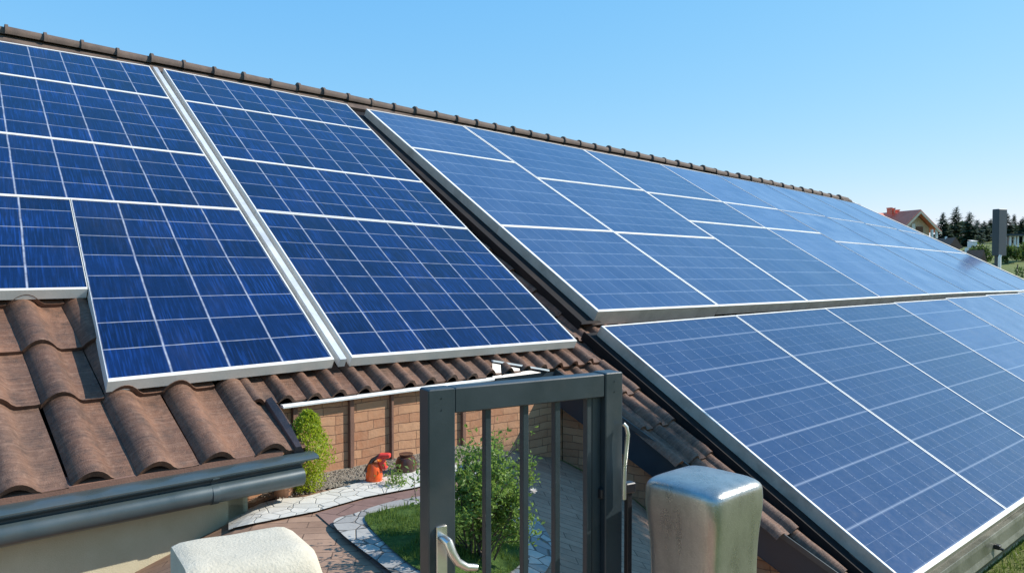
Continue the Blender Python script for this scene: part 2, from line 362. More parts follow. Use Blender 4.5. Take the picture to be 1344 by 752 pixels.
M['whitewall'] = mottled('white_paint', (.72, .72, .70), (.8, .8, .78), 1, .7, .1)
M['glass'] = NT('window_glass').set((.03, .05, .07), .08, 0, .8)
M['brownwood'] = mottled('brown_wood', (.12, .06, .035), (.2, .10, .06), 3, .7, .2)
M['slate'] = mottled('dark_slate_cladding', (.025, .040, .055), (.038, .055, .072), 2, .5, .15)
M['orange'] = mottled('orange_plastic', (.75, .075, .012), (.85, .12, .02), 20, .35, .05)
M['red'] = mottled('red_plastic', (.62, .03, .02), (.7, .06, .045), 20, .35, .05)
M['terracotta'] = mottled('terracotta', (.42, .20, .11), (.52, .28, .17), 15, .8, .3)
M['browngloss'] = mottled('brown_glazed_pot', (.05, .022, .015), (.09, .04, .025), 10, .25, .1)
M['rock'] = mottled('grey_rock', (.30, .31, .33), (.5, .5, .5), 8, .85, .8, .02)
M['petal_w'] = leafmat('white_petal', (.7, .6, .55), (.85, .8, .75), .3)
M['petal_o'] = leafmat('orange_petal', (.7, .15, .02), (.85, .25, .03), .3)

# ------------------------------------------------------------------ ground (one sheet to the horizon) and courtyard surfaces
def axis(a, b, fine, far): 
    r = []; x = a
    while x <= b: r.append(x); x += fine
    s = fine; x = b
    while x < far: s *= 1.35; x += s; r.append(x)
    s = fine; x = a; l = []
    while x > -far: s *= 1.35; x -= s; l.append(x)
    return l[::-1] + r
xs, ys = axis(-4, 5, .25, 4000), axis(0, 14, .25, 4000)
g = MB(); nx = len(xs)
g.v = [(x, y, ground(x, y)) for y in ys for x in xs]; g.f = [(j * nx + i, j * nx + i + 1, (j + 1) * nx + i + 1, (j + 1) * nx + i) for j in range(len(ys) - 1) for i in range(nx - 1)]; g.mi = [0] * len(g.f)
tag(g.build('ground', M['terrain'], smooth='all'), kind='structure')
def sheet(name, poly, mat, lift, step=.12, inside=None, kind='structure'):
    # a sheet following the ground inside a polygon (world xy)
    import bmesh
    bm = bmesh.new(); vs = [bm.verts.new((p[0], p[1], 0)) for p in poly]; bm.faces.new(vs)
    xs_ = [p[0] for p in poly]; ys_ = [p[1] for p in poly]
    x = math.floor(min(xs_) / step) * step
    while x < max(xs_): bmesh.ops.bisect_plane(bm, geom=bm.verts[:] + bm.edges[:] + bm.faces[:], plane_co=(x, 0, 0), plane_no=(1, 0, 0)); x += step
    y = math.floor(min(ys_) / .5) * .5
    while y < max(ys_): bmesh.ops.bisect_plane(bm, geom=bm.verts[:] + bm.edges[:] + bm.faces[:], plane_co=(0, y, 0), plane_no=(0, 1, 0)); y += .5
    for v in bm.verts: v.co.z = ground(v.co.x, v.co.y) + lift
    bmesh.ops.recalc_face_normals(bm, faces=bm.faces)
    me = bpy.data.meshes.new(name); bm.to_mesh(me); bm.free(); me.materials.append(mat)
    if me.polygons[0].normal.z < 0: me.flip_normals()
    o = bpy.data.objects.new(name, me); COL.objects.link(o); return tag(o, kind=kind)
fp = lambda *a: floorpt(*a)
sheet('courtyard_paving', [(-3.2, .6), (1.45, .6), (2.5, 6.5), (1.5, 7.5), (0.2, 8.4), (-3.2, 5.3)], M['pave_tan'], .012)
# key lines of the courtyard read off the picture, in metres
E_MID = P(2, -.29, -.17)                      # a point under the mid eave
def wallplane(px, py, base, setback):
    q = base - OUT * setback; r = ray(px, py); return r * (q.dot(OUT) / r.dot(OUT))
wb0 = wallplane(380, 640, E_MID, .04); wb1 = wallplane(600, 603, E_MID, .04)
def along(p, u, o=0): return (p + U * u + OUT * o)
gp = [along(wb0, -.6), along(wb1, .9), fp(640, 640), fp(547, 625), fp(470, 638), fp(325, 672), fp(250, 690)]
sheet('gravel_bed', [(p.x, p.y) for p in gp], M['gravel_m'], .022)
pp = [fp(300, 680), fp(325, 673), fp(400, 657), fp(470, 638), fp(547, 622), fp(600, 614), fp(612, 632), fp(547, 644), fp(480, 657), fp(415, 676), fp(325, 694), fp(300, 701)]
sheet('white_stone_path', [(p.x, p.y) for p in pp], M['crazy_white'], .030)
mp = [fp(415, 677), fp(480, 658), fp(547, 645), fp(612, 633), fp(690, 640), fp(700, 700), fp(560, 752), fp(505, 757)]
sheet('mauve_pavers', [(p.x, p.y) for p in mp], M['pave_mauve'], .020)
# planting island
ic = fp(583, 733); irx, iry = .57, .93
OUTER = [fp(*q) for q in ((438, 698), (468, 682), (510, 668), (560, 658), (620, 655), (672, 668), (705, 690), (724, 722), (716, 760), (660, 800), (560, 795), (505, 755))]
INNER = [fp(*q) for q in ((479, 694), (500, 682), (530, 675), (575, 669), (620, 670), (658, 684), (684, 706), (691, 730), (680, 756), (636, 778), (575, 772), (530, 748))]
def roundp(pl, n=6):      # closed smooth outline through the points
    out = []; m = len(pl)
    for k in range(m):
        a, b, c, d = pl[k - 1], pl[k], pl[(k + 1) % m], pl[(k + 2) % m]
        for h in range(n):
            t = h / n; q = .5 * ((2 * b) + (c - a) * t + (2 * a - 5 * b + 4 * c - d) * t * t + (3 * b - 3 * c + d - a) * t ** 3); out.append((q.x, q.y))
    return out
oo, ii = roundp(OUTER), roundp(INNER)
sheet('island_border', oo, M['crazy_border'], .05)
sheet('island_lawn', ii, M['lawn'], .062)
def inside(x, y, pl):
    c = False; m = len(pl)
    for k in range(m):
        (x1, y1), (x2, y2) = pl[k], pl[k - 1]
        if (y1 > y) != (y2 > y) and x < (x2 - x1) * (y - y1) / (y2 - y1) + x1: c = not c
    return c
ixs, iys = [p[0] for p in ii], [p[1] for p in ii]
gb = MB()
for i in range(11000):
    x = R.uniform(min(ixs), max(ixs)); y = R.uniform(min(iys), max(iys))
    if not inside(x, y, ii): continue
    if noise.noise(Vector((x * 5, y * 5, 1))) > .22: continue
    z = ground(x, y) + .06; h = R.uniform(.012, .045) * (1 + .8 * noise.noise(Vector((x * 9, y * 9, 4)))); d = R.uniform(0, 6.3); wv = .003; lx, ly = R.uniform(-.012, .012), R.uniform(-.012, .012)
    gb.add([(x - wv * math.cos(d), y - wv * math.sin(d), z), (x + wv * math.cos(d), y + wv * math.sin(d), z), (x + lx, y + ly, z + h)], [(0, 1, 2)])
tag(gb.build('lawn_grass', M['grassblade']), 'short mown grass inside the stone-edged island', 'grass', kind='stuff')
gr = MB()
gpoly = [(p.x, p.y) for p in gp]
for i in range(2600):
    a, b = R.random(), R.random(); p = wb0.lerp(wb1 + U * .6, a) - U * .3 + OUT * (.03 + b * .42)
    s = R.uniform(.004, .013); z = ground(p.x, p.y) + .024
    vs = [(p.x + s * R.uniform(.6, 1.2) * math.cos(t) , p.y + s * R.uniform(.6, 1.2) * math.sin(t), z) for t in (0, 1.6, 3.1, 4.7)] + [(p.x, p.y, z + s * .8)]
    gr.add(vs, [(0, 1, 4), (1, 2, 4), (2, 3, 4), (3, 0, 4)])
tag(gr.build('gravel', M['gravel_m']), 'loose gravel chips along the foot of the stone wall', 'gravel', kind='stuff')
# grass beside the lower eave
gb = MB(); c0 = fp(1335, 745)
for i in range(16000):
    x = c0.x + R.uniform(-1.6, 3.5); y = c0.y + R.uniform(-1.5, 3.0)
    z = ground(x, y); h = R.uniform(.03, .09); d = R.uniform(0, 6.3); wv = .007; lx, ly = R.uniform(-.04, .04), R.uniform(-.04, .04)
    gb.add([(x - wv * math.cos(d), y - wv * math.sin(d), z), (x + wv * math.cos(d), y + wv * math.sin(d), z), (x + lx, y + ly, z + h)], [(0, 1, 2)])
tag(gb.build('meadow_grass', M['grassblade']), 'rough grass growing below the lower eave', 'grass', kind='stuff')

# ------------------------------------------------------------------ the tiled house
house = empty('tiled_house', P(4, 0, -.3), 'long low house with brown tiled roof, stone-strip wall and cream end wall', 'house')
HB = -.17       # base of the tiles below the glass plane
def rake_u(v): return 4.36 - .235 * (v + .5)
VE, VM = -.82, -.29     # near eave, courtyard eave
def tiles(rows, u_of, pitch, name, rib=.075, th=.026, ribw=.5, jit=.010, HB=HB):
    mb = MB(); uvs = []
    prof = []
    K = 14
    for k in range(K + 1):
        s = k / K; x = s * pitch
        if s < ribw: z = rib * math.sin(math.pi * s / ribw) ** .8
        else: q = (s - ribw) / (1 - ribw); z = -.0 + .012 * (1 - math.sin(math.pi * q)) * 0 + .006 * (abs(2 * q - 1) ** 6)
        prof.append((x, z))
    for r, (v0, v1) in enumerate(rows):
        a, b = u_of(v0)
        k0 = math.floor(a / pitch); k1 = math.ceil(b / pitch)
        for k in range(k0, k1):
            du, dv, dh, tw = R.uniform(-jit, jit), R.uniform(-jit, jit), R.uniform(0, jit * .8), R.uniform(-.01, .01)
            base = len(mb.v); vs = []; NV = 6; tuv = []
            uo = R.uniform(0, 40)
            for j in range(NV + 1):
                t = j / NV; v = v0 + dv + (v1 - v0 + .05) * t; hh = (th + .012) * (1 - t) + dh
                for (x, z) in prof:
                    nn = noise.noise(Vector((k * pitch + x * 1.0, v * 2.0, 3.0)) * 6) * .0035
                    lip = -.007 if j == 0 else 0
                    vs.append(P(k * pitch + x + du + tw * t + .11 * 0, v, HB + hh + z * (1 - .06 * t) + nn + lip)); tuv.append((x + uo, v + uo * .3))
            W = K + 1
            for x, z in prof: vs.append(P(k * pitch + x + du, v0 + dv + .008, HB + dh + z - .012)); tuv.append((x + uo, v0))
            fs = [(j * W + i, j * W + i + 1, (j + 1) * W + i + 1, (j + 1) * W + i) for j in range(NV) for i in range(K)]
            fb = (NV + 1) * W; fs += [(fb + i, fb + i + 1, i + 1, i) for i in range(K)]
            # right-hand edge turned down
            rr = [P(k * pitch + pitch + du + tw * j / NV + .001, v0 + dv + (v1 - v0 + .05) * j / NV, HB - .01) for j in range(NV + 1)]
            rb = len(vs); vs += rr; tuv += [(uo, 0)] * len(rr)
            fs += [(j * W + K, rb + j, rb + j + 1, (j + 1) * W + K) for j in range(NV)]
            mb.add(vs, fs); uvs += tuv
    return mb.build(name, M['tile'], house, smooth=True, uvs=uvs)
near_rows = [(VE, -.02), (-.02, .60), (.60, 1.2), (1.2, 1.8)]
UN = 1.06
tiles(near_rows, lambda v: (-4, UN if v < -.03 else .6), .385, 'near_roof_tiles', .092, .03, .60)
tiles([(VM, .16), (.16, .6)], lambda v: (UN + .03, 4.7), .235, 'courtyard_roof_tiles', .064, .02, .55)
gap_rows = [(v0, v0 + .52) for v0 in [VM - .52 * 7 + .52 * i for i in range(22)]]
tiles([r for r in gap_rows if r[0] < VM - .1], lambda v: (rake_u(v), 5.9), .25, 'lower_verge_tiles', .06, .024, .55, HB=-.22)
tiles([r for r in gap_rows if r[0] >= VM - .1], lambda v: (4.6 + .11 * v, 6.2), .25, 'valley_tiles', .06, .024, .55, HB=-.27)
# deck under everything
deck = [(-4, VE + .06), (UN - .05, VE + .06), (UN - .05, VM + .06), (4.38, VM + .06), (5.15, -3.85), (26.5, -3.85), (24.2, .4), (21.9, 5.35), (14.1, 6.45), (5.8, 7.35), (-4, 8.25)]
db = MB(); n = len(deck)
db.add([P(u, v, -.31) for u, v in deck] + [P(u, v, -.37) for u, v in deck], [tuple(range(n)), tuple(range(2 * n - 1, n - 1, -1))] + [(i, n + i, n + (i + 1) % n, (i + 1) % n) for i in range(n)])
db.build('roof_deck', M['deck'], house)
# back slope
rd = [(-4, 8.42), (5.8, 7.52), (14.1, 6.62), (21.95, 5.5)]
bs = MB(); top = [P(u, v, -.17) for u, v in rd]
low = [p - OUT * 4.2 - Z * 2.45 for p in top]
m = len(top); bs.add(top + low + [p - Z * .1 for p in top] + [p - Z * .1 for p in low], [(i, i + 1, m + i + 1, m + i) for i in range(m - 1)] + [(2 * m + i, 3 * m + i, 3 * m + i + 1, 2 * m + i + 1) for i in range(m - 1)] + [(m + i, m + i + 1, 3 * m + i + 1, 3 * m + i) for i in range(m - 1)])
bs.build('back_roof', M['tile_ridge'], house)
# ridge
rb_ = MB(); pts = []
for i in range(len(rd) - 1):
    (u0, v0), (u1, v1) = rd[i], rd[i + 1]; a, b = P(u0, v0, -.05), P(u1, v1, -.05); L = (b - a).length; k = max(1, round(L / .47))
    for j in range(k): pts.append((a.lerp(b, j / k), a.lerp(b, (j + 1) / k)))
for a, b in pts:
    d = (b - a).normalized(); s = d.cross(Z).normalized(); up = s.cross(d)
    jt = Vector((R.uniform(-.01, .01), R.uniform(-.01, .01), R.uniform(-.012, .012)))
    n = 10; vs = []
    for (t, rr) in ((-.03, .118), (.05, .118), (.055, .094), (.5, .09), (1.0, .086)):
        for j in range(n + 1):
            an = math.pi * (j / n) * 1.2 - .1 * math.pi; vs.append(a.lerp(b, t) + jt + s * (rr * math.cos(an)) + up * (rr * math.sin(an)))
    W = n + 1; rb_.add(vs, [(r * W + j, r * W + j + 1, (r + 1) * W + j + 1, (r + 1) * W + j) for r in range(4) for j in range(n)] + [tuple(range(W)), tuple(4 * W + j for j in range(n, -1, -1))])
rb_.build('ridge_tiles', M['tile_ridge'], house, smooth=True)
# a strip of bedding under the ridge
bd = MB()
for i in range(len(rd) - 1):
    (u0, v0), (u1, v1) = rd[i], rd[i + 1]
    bd.extrude([(-.24, -.12), (0, -.12), (0, .045), (-.24, -.0)], P(u0, v0, -.1), P(u1, v1, -.1), V, N)
bd.build('ridge_bedding', M['tile_ridge'], house)
eb = MB(); e = P(21.95, 5.5, -.05); eb.box(e - U * .1, U, V, N, .3, .09, .05, .02); eb.box(e + U * .3 - V * .25, U, V, N, .12, .05, .02, .01)
eb.build('ridge_end_cap', M['tile_ridge'], house)
# near gutter, fascia and mortar board
def gutter_prof():
    # x = outwards, y = up; ogee: top flange, groove, fat round roll
    p = [(-.04, .02), (.05, .03), (.105, .018), (.125, .006), (.128, -.008), (.112, -.02), (.092, -.034), (.088, -.05)]
    c = (.075, -.115); 
    for i in range(13): a = math.radians(70 - i * 16); p.append((c[0] + .068 * math.cos(a), c[1] + .068 * math.sin(a)))
    p += [(.0, -.19), (-.04, -.18)]
    return p
ge0 = onroof(388, 590, HB); gu = (ge0 - O).dot(U)
def eave(u, h=HB): q = P(u, VE, h); return q
gA, gB = eave(-4.0) + OUT * .02 - Z * .035, eave(1.12) + OUT * .02 - Z * .035
gm = MB(); pr = gutter_prof()
flange = [(-.05, .022), (.05, .034), (.12, .018), (.135, .004), (.135, -.006), (.05, .008), (-.05, -.002)]
gm.extrude(pr, gA, eave(1.08) + OUT * .02 - Z * .035, OUT, Z)
gut = gm.build('gutter', M['gutter'], house, smooth=True)
gm = MB(); gm.extrude([(x, y + .006) for x, y in flange], gA, gB + U * .07, OUT, Z); gm.build('gutter_flange', M['gutter'], gut, smooth=True)
for u_ in (-2.2, -.9, .42):
    jm = MB(); q = eave(u_) + OUT * .02 - Z * .035; jm.extrude([(c0_ * 1.03 + .001, d0_ * 1.02 - .001) for c0_, d0_ in pr], q, q + U * .045, OUT, Z); jm.build('gutter_joint', M['gutter'], gut, smooth=True)
mm = MB(); mm.extrude([(-.10, -.03), (.015, -.03), (.02, .035), (-.10, .07)], eave(-4.0), eave(.98), OUT, Z); mm.build('mortar_board', M['mortar'], house)
# verge piece at the corner of the near roof
vb = MB(); vp = [(-.83, .07), (-.68, .09), (-.45, .10), (-.27, .09)]
vs = []
for v, h in vp: vs += [P(UN + .01, v, HB + .06), P(UN + .045, v - .01, HB + h), P(UN + .075, v - .03, HB + .02), P(UN + .065, v - .02, HB - .09), P(UN + .0, v, HB - .08)]
fs = [(i * 5 + j, (i + 1) * 5 + j, (i + 1) * 5 + (j + 1) % 5, i * 5 + (j + 1) % 5) for i in range(3) for j in range(5)] + [(0, 1, 2, 3, 4), (19, 18, 17, 16, 15)]
vb.add(vs, fs); vb.build('verge_tile', M['dark_verge'], house, smooth=True)
# cream wall under the near eave
def wallat(px, py, base, setback): return wallplane(px, py, base, setback)
wc = wallat(325, 655, P(.9, VE, HB), .09); wu = (wc - P(0, VE, HB)).dot(U)
cw = MB(); base = P(0, VE, HB) - OUT * .09
pA, pB = base + U * (-4.0), base + U * wu
zt = eave(0).z - .03
def vwall(mb, a, b, z0, z1, th, nrm):
    a = Vector((a.x, a.y, 0)); b = Vector((b.x, b.y, 0)); q = nrm * th
    vs = [a + Z * z0, b + Z * z0, b - q + Z * z0, a - q + Z * z0, a + Z * z1, b + Z * z1, b - q + Z * z1, a - q + Z * z1]
    mb.add(vs, [(0, 1, 5, 4), (1, 2, 6, 5), (2, 3, 7, 6), (3, 0, 4, 7), (4, 5, 6, 7), (3, 2, 1, 0)])
vwall(cw, pA, pB, -4.2, zt, .16, OUT)
cw.build('cream_wall', M['cream'], house)
# stone-strip wall below the courtyard eave, with concrete posts
E0 = P(0, VM, HB)
ws = E0 - OUT * .04
def uvwall(name, a, b, z0, ztop, th, nrm, mat, parent, nseg=1):
    # ztop: function of t
    L = Vector((b.x - a.x, b.y - a.y, 0)).length; mb = MB(); uvs = []; vs = []
    for i in range(nseg + 1):
        t = i / nseg; p = a.lerp(b, t)
        for off in (0, th):
            for z in (z0, ztop(t)): q = Vector((p.x, p.y, 0)) - nrm * off + Z * z; vs.append(q); uvs.append((L * t, z))
    fs = []
    for i in range(nseg):
        k = i * 4; fs += [(k, k + 4, k + 5, k + 1), (k + 2, k + 3, k + 7, k + 6), (k + 1, k + 5, k + 7, k + 3), (k, k + 2, k + 6, k + 4)]
    fs += [(0, 1, 3, 2), (nseg * 4, nseg * 4 + 2, nseg * 4 + 3, nseg * 4 + 1)]
    mb.add(vs, fs); return mb.build(name, mat, parent, uvs=uvs)
ucor = 4.4
stw = uvwall('stone_wall', ws + U * (wu - .3), ws + U * ucor, -4.4, lambda t: E0.z - .02, .15, OUT, M['stonewall'], house)
# posts of the wall, read off the picture
for i, px in enumerate((386, 460, 513, 607)):
    p = wallplane(px, 600, E0, .04); d = (p - ws).dot(U); wd = (.032, .03, .014, .03)[i]
    pm = MB(); pm.box(ws + U * d + OUT * .012 + Z * (-ws.z + (E0.z - .03 - 2.2) / 2), U, OUT, Z, wd / 2 + .006, .02, (E0.z - .03 + 2.2) / 2, .004)
    pm.build('wall_post', M['post'], stw)
# side wall between the two eaves, and the gable wall below the verge
sw = MB(); vwall(sw, base + U * wu - U * .02 - OUT * .0, base + U * wu - U * .02 - OUT * .7, -4.2, zt, .12, U); sw.build('end_wall', M['cream'], house)
r0, r1 = P(rake_u(VM) + .1, VM - .03, -.3), P(rake_u(-3.9) + .1, -3.9, -.3)
rdir = (r1 - r0); rdir.z = 0; rdir.normalize(); rn = Vector((-rdir.y, rdir.x, 0)); rn = rn if rn.dot(-U) > 0 else -rn
uvwall('gable_wall', r0, r1, -4.4, lambda t: r0.lerp(r1, t).z, .15, rn, M['stonewall'], house, 1)
# white drip edge along the courtyard eave
dm = MB(); a, b = P(1.2, VM - .012, HB), P(3.38, VM - .012, HB)
dm.extrude([(-.03, -.012), (.03, -.014), (.034, .0), (.02, .012), (-.03, .012)], a, b, OUT, Z)
c1 = P(3.46, -.14, HB + .09); dm.extrude([(-.01, -.01), (.015, -.01), (.015, .008), (-.01, .008)], c1, P(4.1, VM - .04, HB + .04), OUT, Z)
dm.build('drip_edge', M['white_metal'], house)
dk = MB(); dk.add([b - Z * .0, c1 - Z * .012, P(4.1, VM - .04, HB + .02), b + U * .5 - Z * .12], [(0, 1, 2, 3)]); dk.build('torn_flashing', M['darkboard'], house)
# fascia right of the drip edge
fm = MB(); fm.box((P(3.45, VM, HB) + P(4.3, VM, HB)) / 2 - Z * .09 - OUT * .0, U, OUT, Z, .45, .015, .07); fm.build('fascia', M['darkboard'], house)
# barge board under the verge tiles
bm_ = MB(); a, b = P(rake_u(VM) - .02, VM, HB - .0), P(rake_u(-3.95) - .02, -3.98, HB - .0)
dd = (b - a).normalized(); dn = dd.cross(rn).normalized(); dn = dn if dn.z > 0 else -dn
def lboard(mb, a, b, x0, x1, y0, y1):
    mb.extrude([(x0, y0), (x1, y0), (x1, y1), (x0, y1)], a, b, rn, dn)
lboard(bm_, a, b, 0, .035, -.31, .0); lboard(bm_, a, b, -.12, .034, -.315, -.3102)
bgb = bm_.build('barge_board', M['darkboard'], house, bevel=.004)
bm_ = MB(); lboard(bm_, a + dd * .0, b, .036, .05, -.035, .012); bm_.build('verge_flashing', M['anthracite'], bgb)
# near-black strips painting in the shade left of the two pale arrays
vf = MB()
for (p, q, wd) in (((5.56, .40), (5.90, 7.15), .27), ((5.36, -3.9), (5.36, .22), .20)):
    h0, h1 = -.125, -.05
    vs = [P(p[0] - wd, p[1], h0), P(p[0] + .1, p[1], h0), P(q[0] + .1, q[1], h0), P(q[0] - wd, q[1], h0), P(p[0] - wd - .012, p[1], h0 + .03), P(q[0] - wd - .012, q[1], h0 + .03), P(p[0] - wd - .012, p[1], h0 - .08), P(q[0] - wd - .012, q[1], h0 - .08)]
    vf.add(vs, [(0, 1, 2, 3), (4, 0, 3, 5), (6, 4, 5, 7)])
vf.build('array_shade_strips', M['shade_strip'], house)
# lower eave: metal rail, gutter
a, b = P(5.35, -3.83, -.125), P(27, -3.83, -.125)
em = MB(); em.extrude([(-.06, -.24), (.02, -.26), (.05, -.22), (.03, -.16), (.03, -.04), (.02, .0), (-.06, .0)], a, b, OUT, Z); em.build('eave_rail', M['rail'], house, bevel=.004)
em = MB(); em.extrude([(-.14, -.34), (-.02, -.34), (-.0, -.31), (-.0, -.262), (-.14, -.25)], a, b, OUT, Z); em.build('lower_gutter', M['darkboard'], house, bevel=.01)
lw0, lw1 = P(4.9, -3.85, -.3) - OUT * .25, P(26, -3.85, -.3) - OUT * .25
em = MB(); vwall(em, lw0, lw1, -4.5, lw0.z - .05, .15, OUT); em.build('lower_wall', M['cream'], house)
fw = MB(); pts4 = [P(26.3, -3.7, -.3), P(24.0, .4, -.3), P(21.7, 5.3, -.3)]
for i in range(2):
    p, q = pts4[i], pts4[i + 1]; vs = [Vector((p.x, p.y, -4.5)), Vector((q.x, q.y, -4.5)), q, p]; fw.add(vs, [(0, 1, 2, 3)])
q = pts4[2]; l = low[-1] + OUT * .3; fw.add([Vector((q.x, q.y, -4.5)), Vector((l.x, l.y, -4.5)), l - Z * .2, q], [(0, 1, 2, 3)])
l0 = low[0] + OUT * .3; fw.add([Vector((l0.x, l0.y, -4.5)), Vector((l.x, l.y, -4.5)), l, l0], [(0, 1, 2, 3)])
fw.build('far_gable_wall', M['cream'], house)
# verge trim at the far end of the roof
ft = MB()
for p, q in ((P(26.5, -3.9, -.1), P(24.22, .4, -.1)), (P(24.22, .4, -.1), P(21.95, 5.35, -.1))):
    d = (q - p).normalized(); s = d.cross(N); ft.extrude([(-.03, -.14), (.05, -.14), (.05, .10), (-.03, .10)], p, q, s, N)
ft.build('far_verge', M['alu_dull'], house)

# ------------------------------------------------------------------ solar panels
def lerp2(q, s, t):
    (a, b), (c, d), (e, f), (g_, h) = q     # bl, br, tr, tl
    return (a * (1 - s) * (1 - t) + c * s * (1 - t) + e * s * t + g_ * (1 - s) * t, b * (1 - s) * (1 - t) + d * s * (1 - t) + f * s * t + h * (1 - s) * t)
def panel(q, cells, wds, depth, glassmat, label, group, h=0.0, framemat='alu', gap=.004, tilt=0.0, side=None):
    (wl, wr, wb, wt) = wds; nu, nv = cells
    W = math.hypot(q[1][0] - q[0][0], q[1][1] - q[0][1]); H = math.hypot(q[3][0] - q[0][0], q[3][1] - q[0][1])
    j = R.uniform(-.003, .003) + tilt
    root = empty('solar_panel', P(*lerp2(q, .5, 0), h - depth), label, 'solar panel', group)
    def at(x, y, z): return P(*lerp2(q, x / W, y / H), h + j + z)
    gm = MB(); uvs = []; n = 6
    x0, x1, y0, y1 = wl, W - wr, wb, H - wt
    for b in range(n + 1):
        for a in range(n + 1):
            s, t = a / n, b / n; gm.v.append(tuple(at(x0 + (x1 - x0) * s, y0 + (y1 - y0) * t, 0))); uvs.append((s * nu, t * nv))
    gm.f = [(b * (n + 1) + a, b * (n + 1) + a + 1, (b + 1) * (n + 1) + a + 1, (b + 1) * (n + 1) + a) for b in range(n) for a in range(n)]; gm.mi = [0] * len(gm.f)
    gm.build('glass', glassmat, root, uvs=uvs)
    fm = MB(); g2 = gap
    def ring(a, b, c, d, z): return [at(a, c, z), at(b, c, z), at(b, d, z), at(a, d, z)]
    rs = [ring(x0, x1, y0, y1, -.004), ring(x0, x1, y0, y1, .006), ring(g2 + .003, W - g2 - .003, g2 + .003, H - g2 - .003, .007), ring(g2, W - g2, g2, H - g2, .003),
          ring(g2, W - g2, g2, H - g2, -depth), ring(.05, W - .05, .05, H - .05, -depth), ring(.05, W - .05, .05, H - .05, -.012)]
    vs = [v for r in rs for v in r]; fs = [(k * 4 + i, k * 4 + (i + 1) % 4, k * 4 + 4 + (i + 1) % 4, k * 4 + 4 + i) for k in range(len(rs) - 1) for i in range(4)] + [(24, 25, 26, 27)]
    fm.add(vs, fs)
    for i in range(12, 24): fm.mi[i] = 1
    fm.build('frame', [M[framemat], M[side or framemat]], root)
    return root
# left array -------------------------------------------------------
def lu(c, v):      # column lines of the left array
    if c == -1: return -2.1 + .13 * v
    if c == 0: return .0 + .131 * v
    if c == 1: return 1.77 + .084 * v
    if c == 2: return 1.93 + .088 * v
    if c == 3: return 4.72 + .117 * v
rowsL = [(0.0, 0.0, -.07), (2.84, 2.76, 2.52), (4.33, 4.18, 3.94), (6.16, 6.08, 5.9), (7.45, 7.40, 7.06)]   # v at left, seam, right
def node(c, r, half=False):
    if c <= 0: v = rowsL[r][0] + (.02 if c == -1 else -.02)
    elif c in (1, 2): v = rowsL[r][1]
    else: v = rowsL[r][2]
    return (lu(c, v), v)
G = 'solar panels of the dark blue array'
ordn = ['bottom', 'second lowest', 'second highest', 'top']
nvL = [8, 4, 5, 3]
for r in range(4):
    b_, t_ = .022, .022
    if r == 0: b_ = .03
    lb, rb2 = node(-1, r), node(1, r)
    if r == 0:
        q = [(lu(-1, 1.2), 1.2), (lu(0, 1.2), 1.2), node(0, 1), (lu(-1, 2.86), 2.86)]
        panel(q, (5, 4.7), (.02, .003, .03, .022), .08, M['cell_near'], 'dark blue panel cut short above the bare tiles at the left edge of the roof', G)
        q = [node(0, 0), node(1, 0), node(1, 1), node(0, 1)]
        panel(q, (4, 8), (.009, .02, .04, .022), .085, M['cell_near'], 'dark blue panel with its lower left corner reaching down beside the bare tiles', G)
    else:
        q = [node(-1, r), node(1, r), node(1, r + 1), node(-1, r + 1)]
        panel(q, (9, nvL[r]), (.02, .02, b_, t_ if r < 3 else .03), .08, M['cell_near'], ['', 'dark blue panel left of the wide white seam, second row up from its lower edge', 'dark blue panel left of the wide white seam, directly below the topmost one', 'dark blue panel left of the wide white seam, touching the ridge tiles'][r], G)
    q = [node(2, r), node(3, r), node(3, r + 1), node(2, r + 1)]
    panel(q, (7, nvL[r]), (.02, .025, .04 if r == 0 else b_, t_ if r < 3 else .03), .085, M['cell_near'], ['large dark blue panel right of the wide white seam, lowest, above the courtyard tiles', 'dark blue panel right of the wide white seam, second row up from its lower edge', 'dark blue panel right of the wide white seam, directly below the topmost one', 'dark blue panel right of the wide white seam, touching the ridge tiles'][r], G)
sm_ = MB()
for x0, x1, h in ((.045, .106, .008),):
    a0, a1 = lu(1, -.0) + x0, lu(1, 7.42) + x0; b0, b1 = lu(1, 0) + x1, lu(1, 7.42) + x1
    vs = [P(a0, -.01, h), P(b0, -.01, h), P(b1, 7.4, h), P(a1, 7.4, h), P(a0, -.01, -.07), P(b0, -.01, -.07), P(b1, 7.4, -.07), P(a1, 7.4, -.07)]
    sm_.add(vs, [(0, 1, 2, 3), (0, 4, 5, 1), (1, 5, 6, 2), (2, 6, 7, 3), (3, 7, 4, 0)])
tag(sm_.build('cover_strip', M['metal_strip']), 'wide pale metal strip covering the seam of the dark blue array', 'metal strip')
# upper right array --------------------------------------------------
cb = [5.56, 8.13, 10.73, 13.55, 15.95, 18.2, 20.25, 22.1, 24.1]
ct = [5.88, 7.97, 11.05, 13.5, 15.6, 17.6, 19.4, 20.9, 21.95]
vb_ = [.45, .40, .36, .34, .32, .29, .24, .2, .15]
vt_ = [6.98, 6.87, 6.50, 6.27, 6.05, 5.85, 5.6, 5.4, 5.2]
def un(c, v):
    t = (v - vb_[c]) / (vt_[c] - vb_[c]); return (cb[c] + (ct[c] - cb[c]) * t, v)
rws = [[(2.66, 2.63), (5.33, 5.2)], [(2.60, 2.53), (4.58, 4.5)], [(3.21, 3.1), (4.42, 4.32)], [(3.1, 3.0), (4.3, 4.18)], [(2.62, 2.52), (4.15, 4.0)], [(2.52, 2.42), (3.95, 3.8)], [(2.42, 2.3), (3.75, 3.55)], [(2.3, 2.2), (3.5, 3.3)]]
on = ['first', 'second', 'third', 'fourth', 'fifth', 'sixth', 'seventh', 'eighth']
G2 = 'solar panels of the upper pale array'
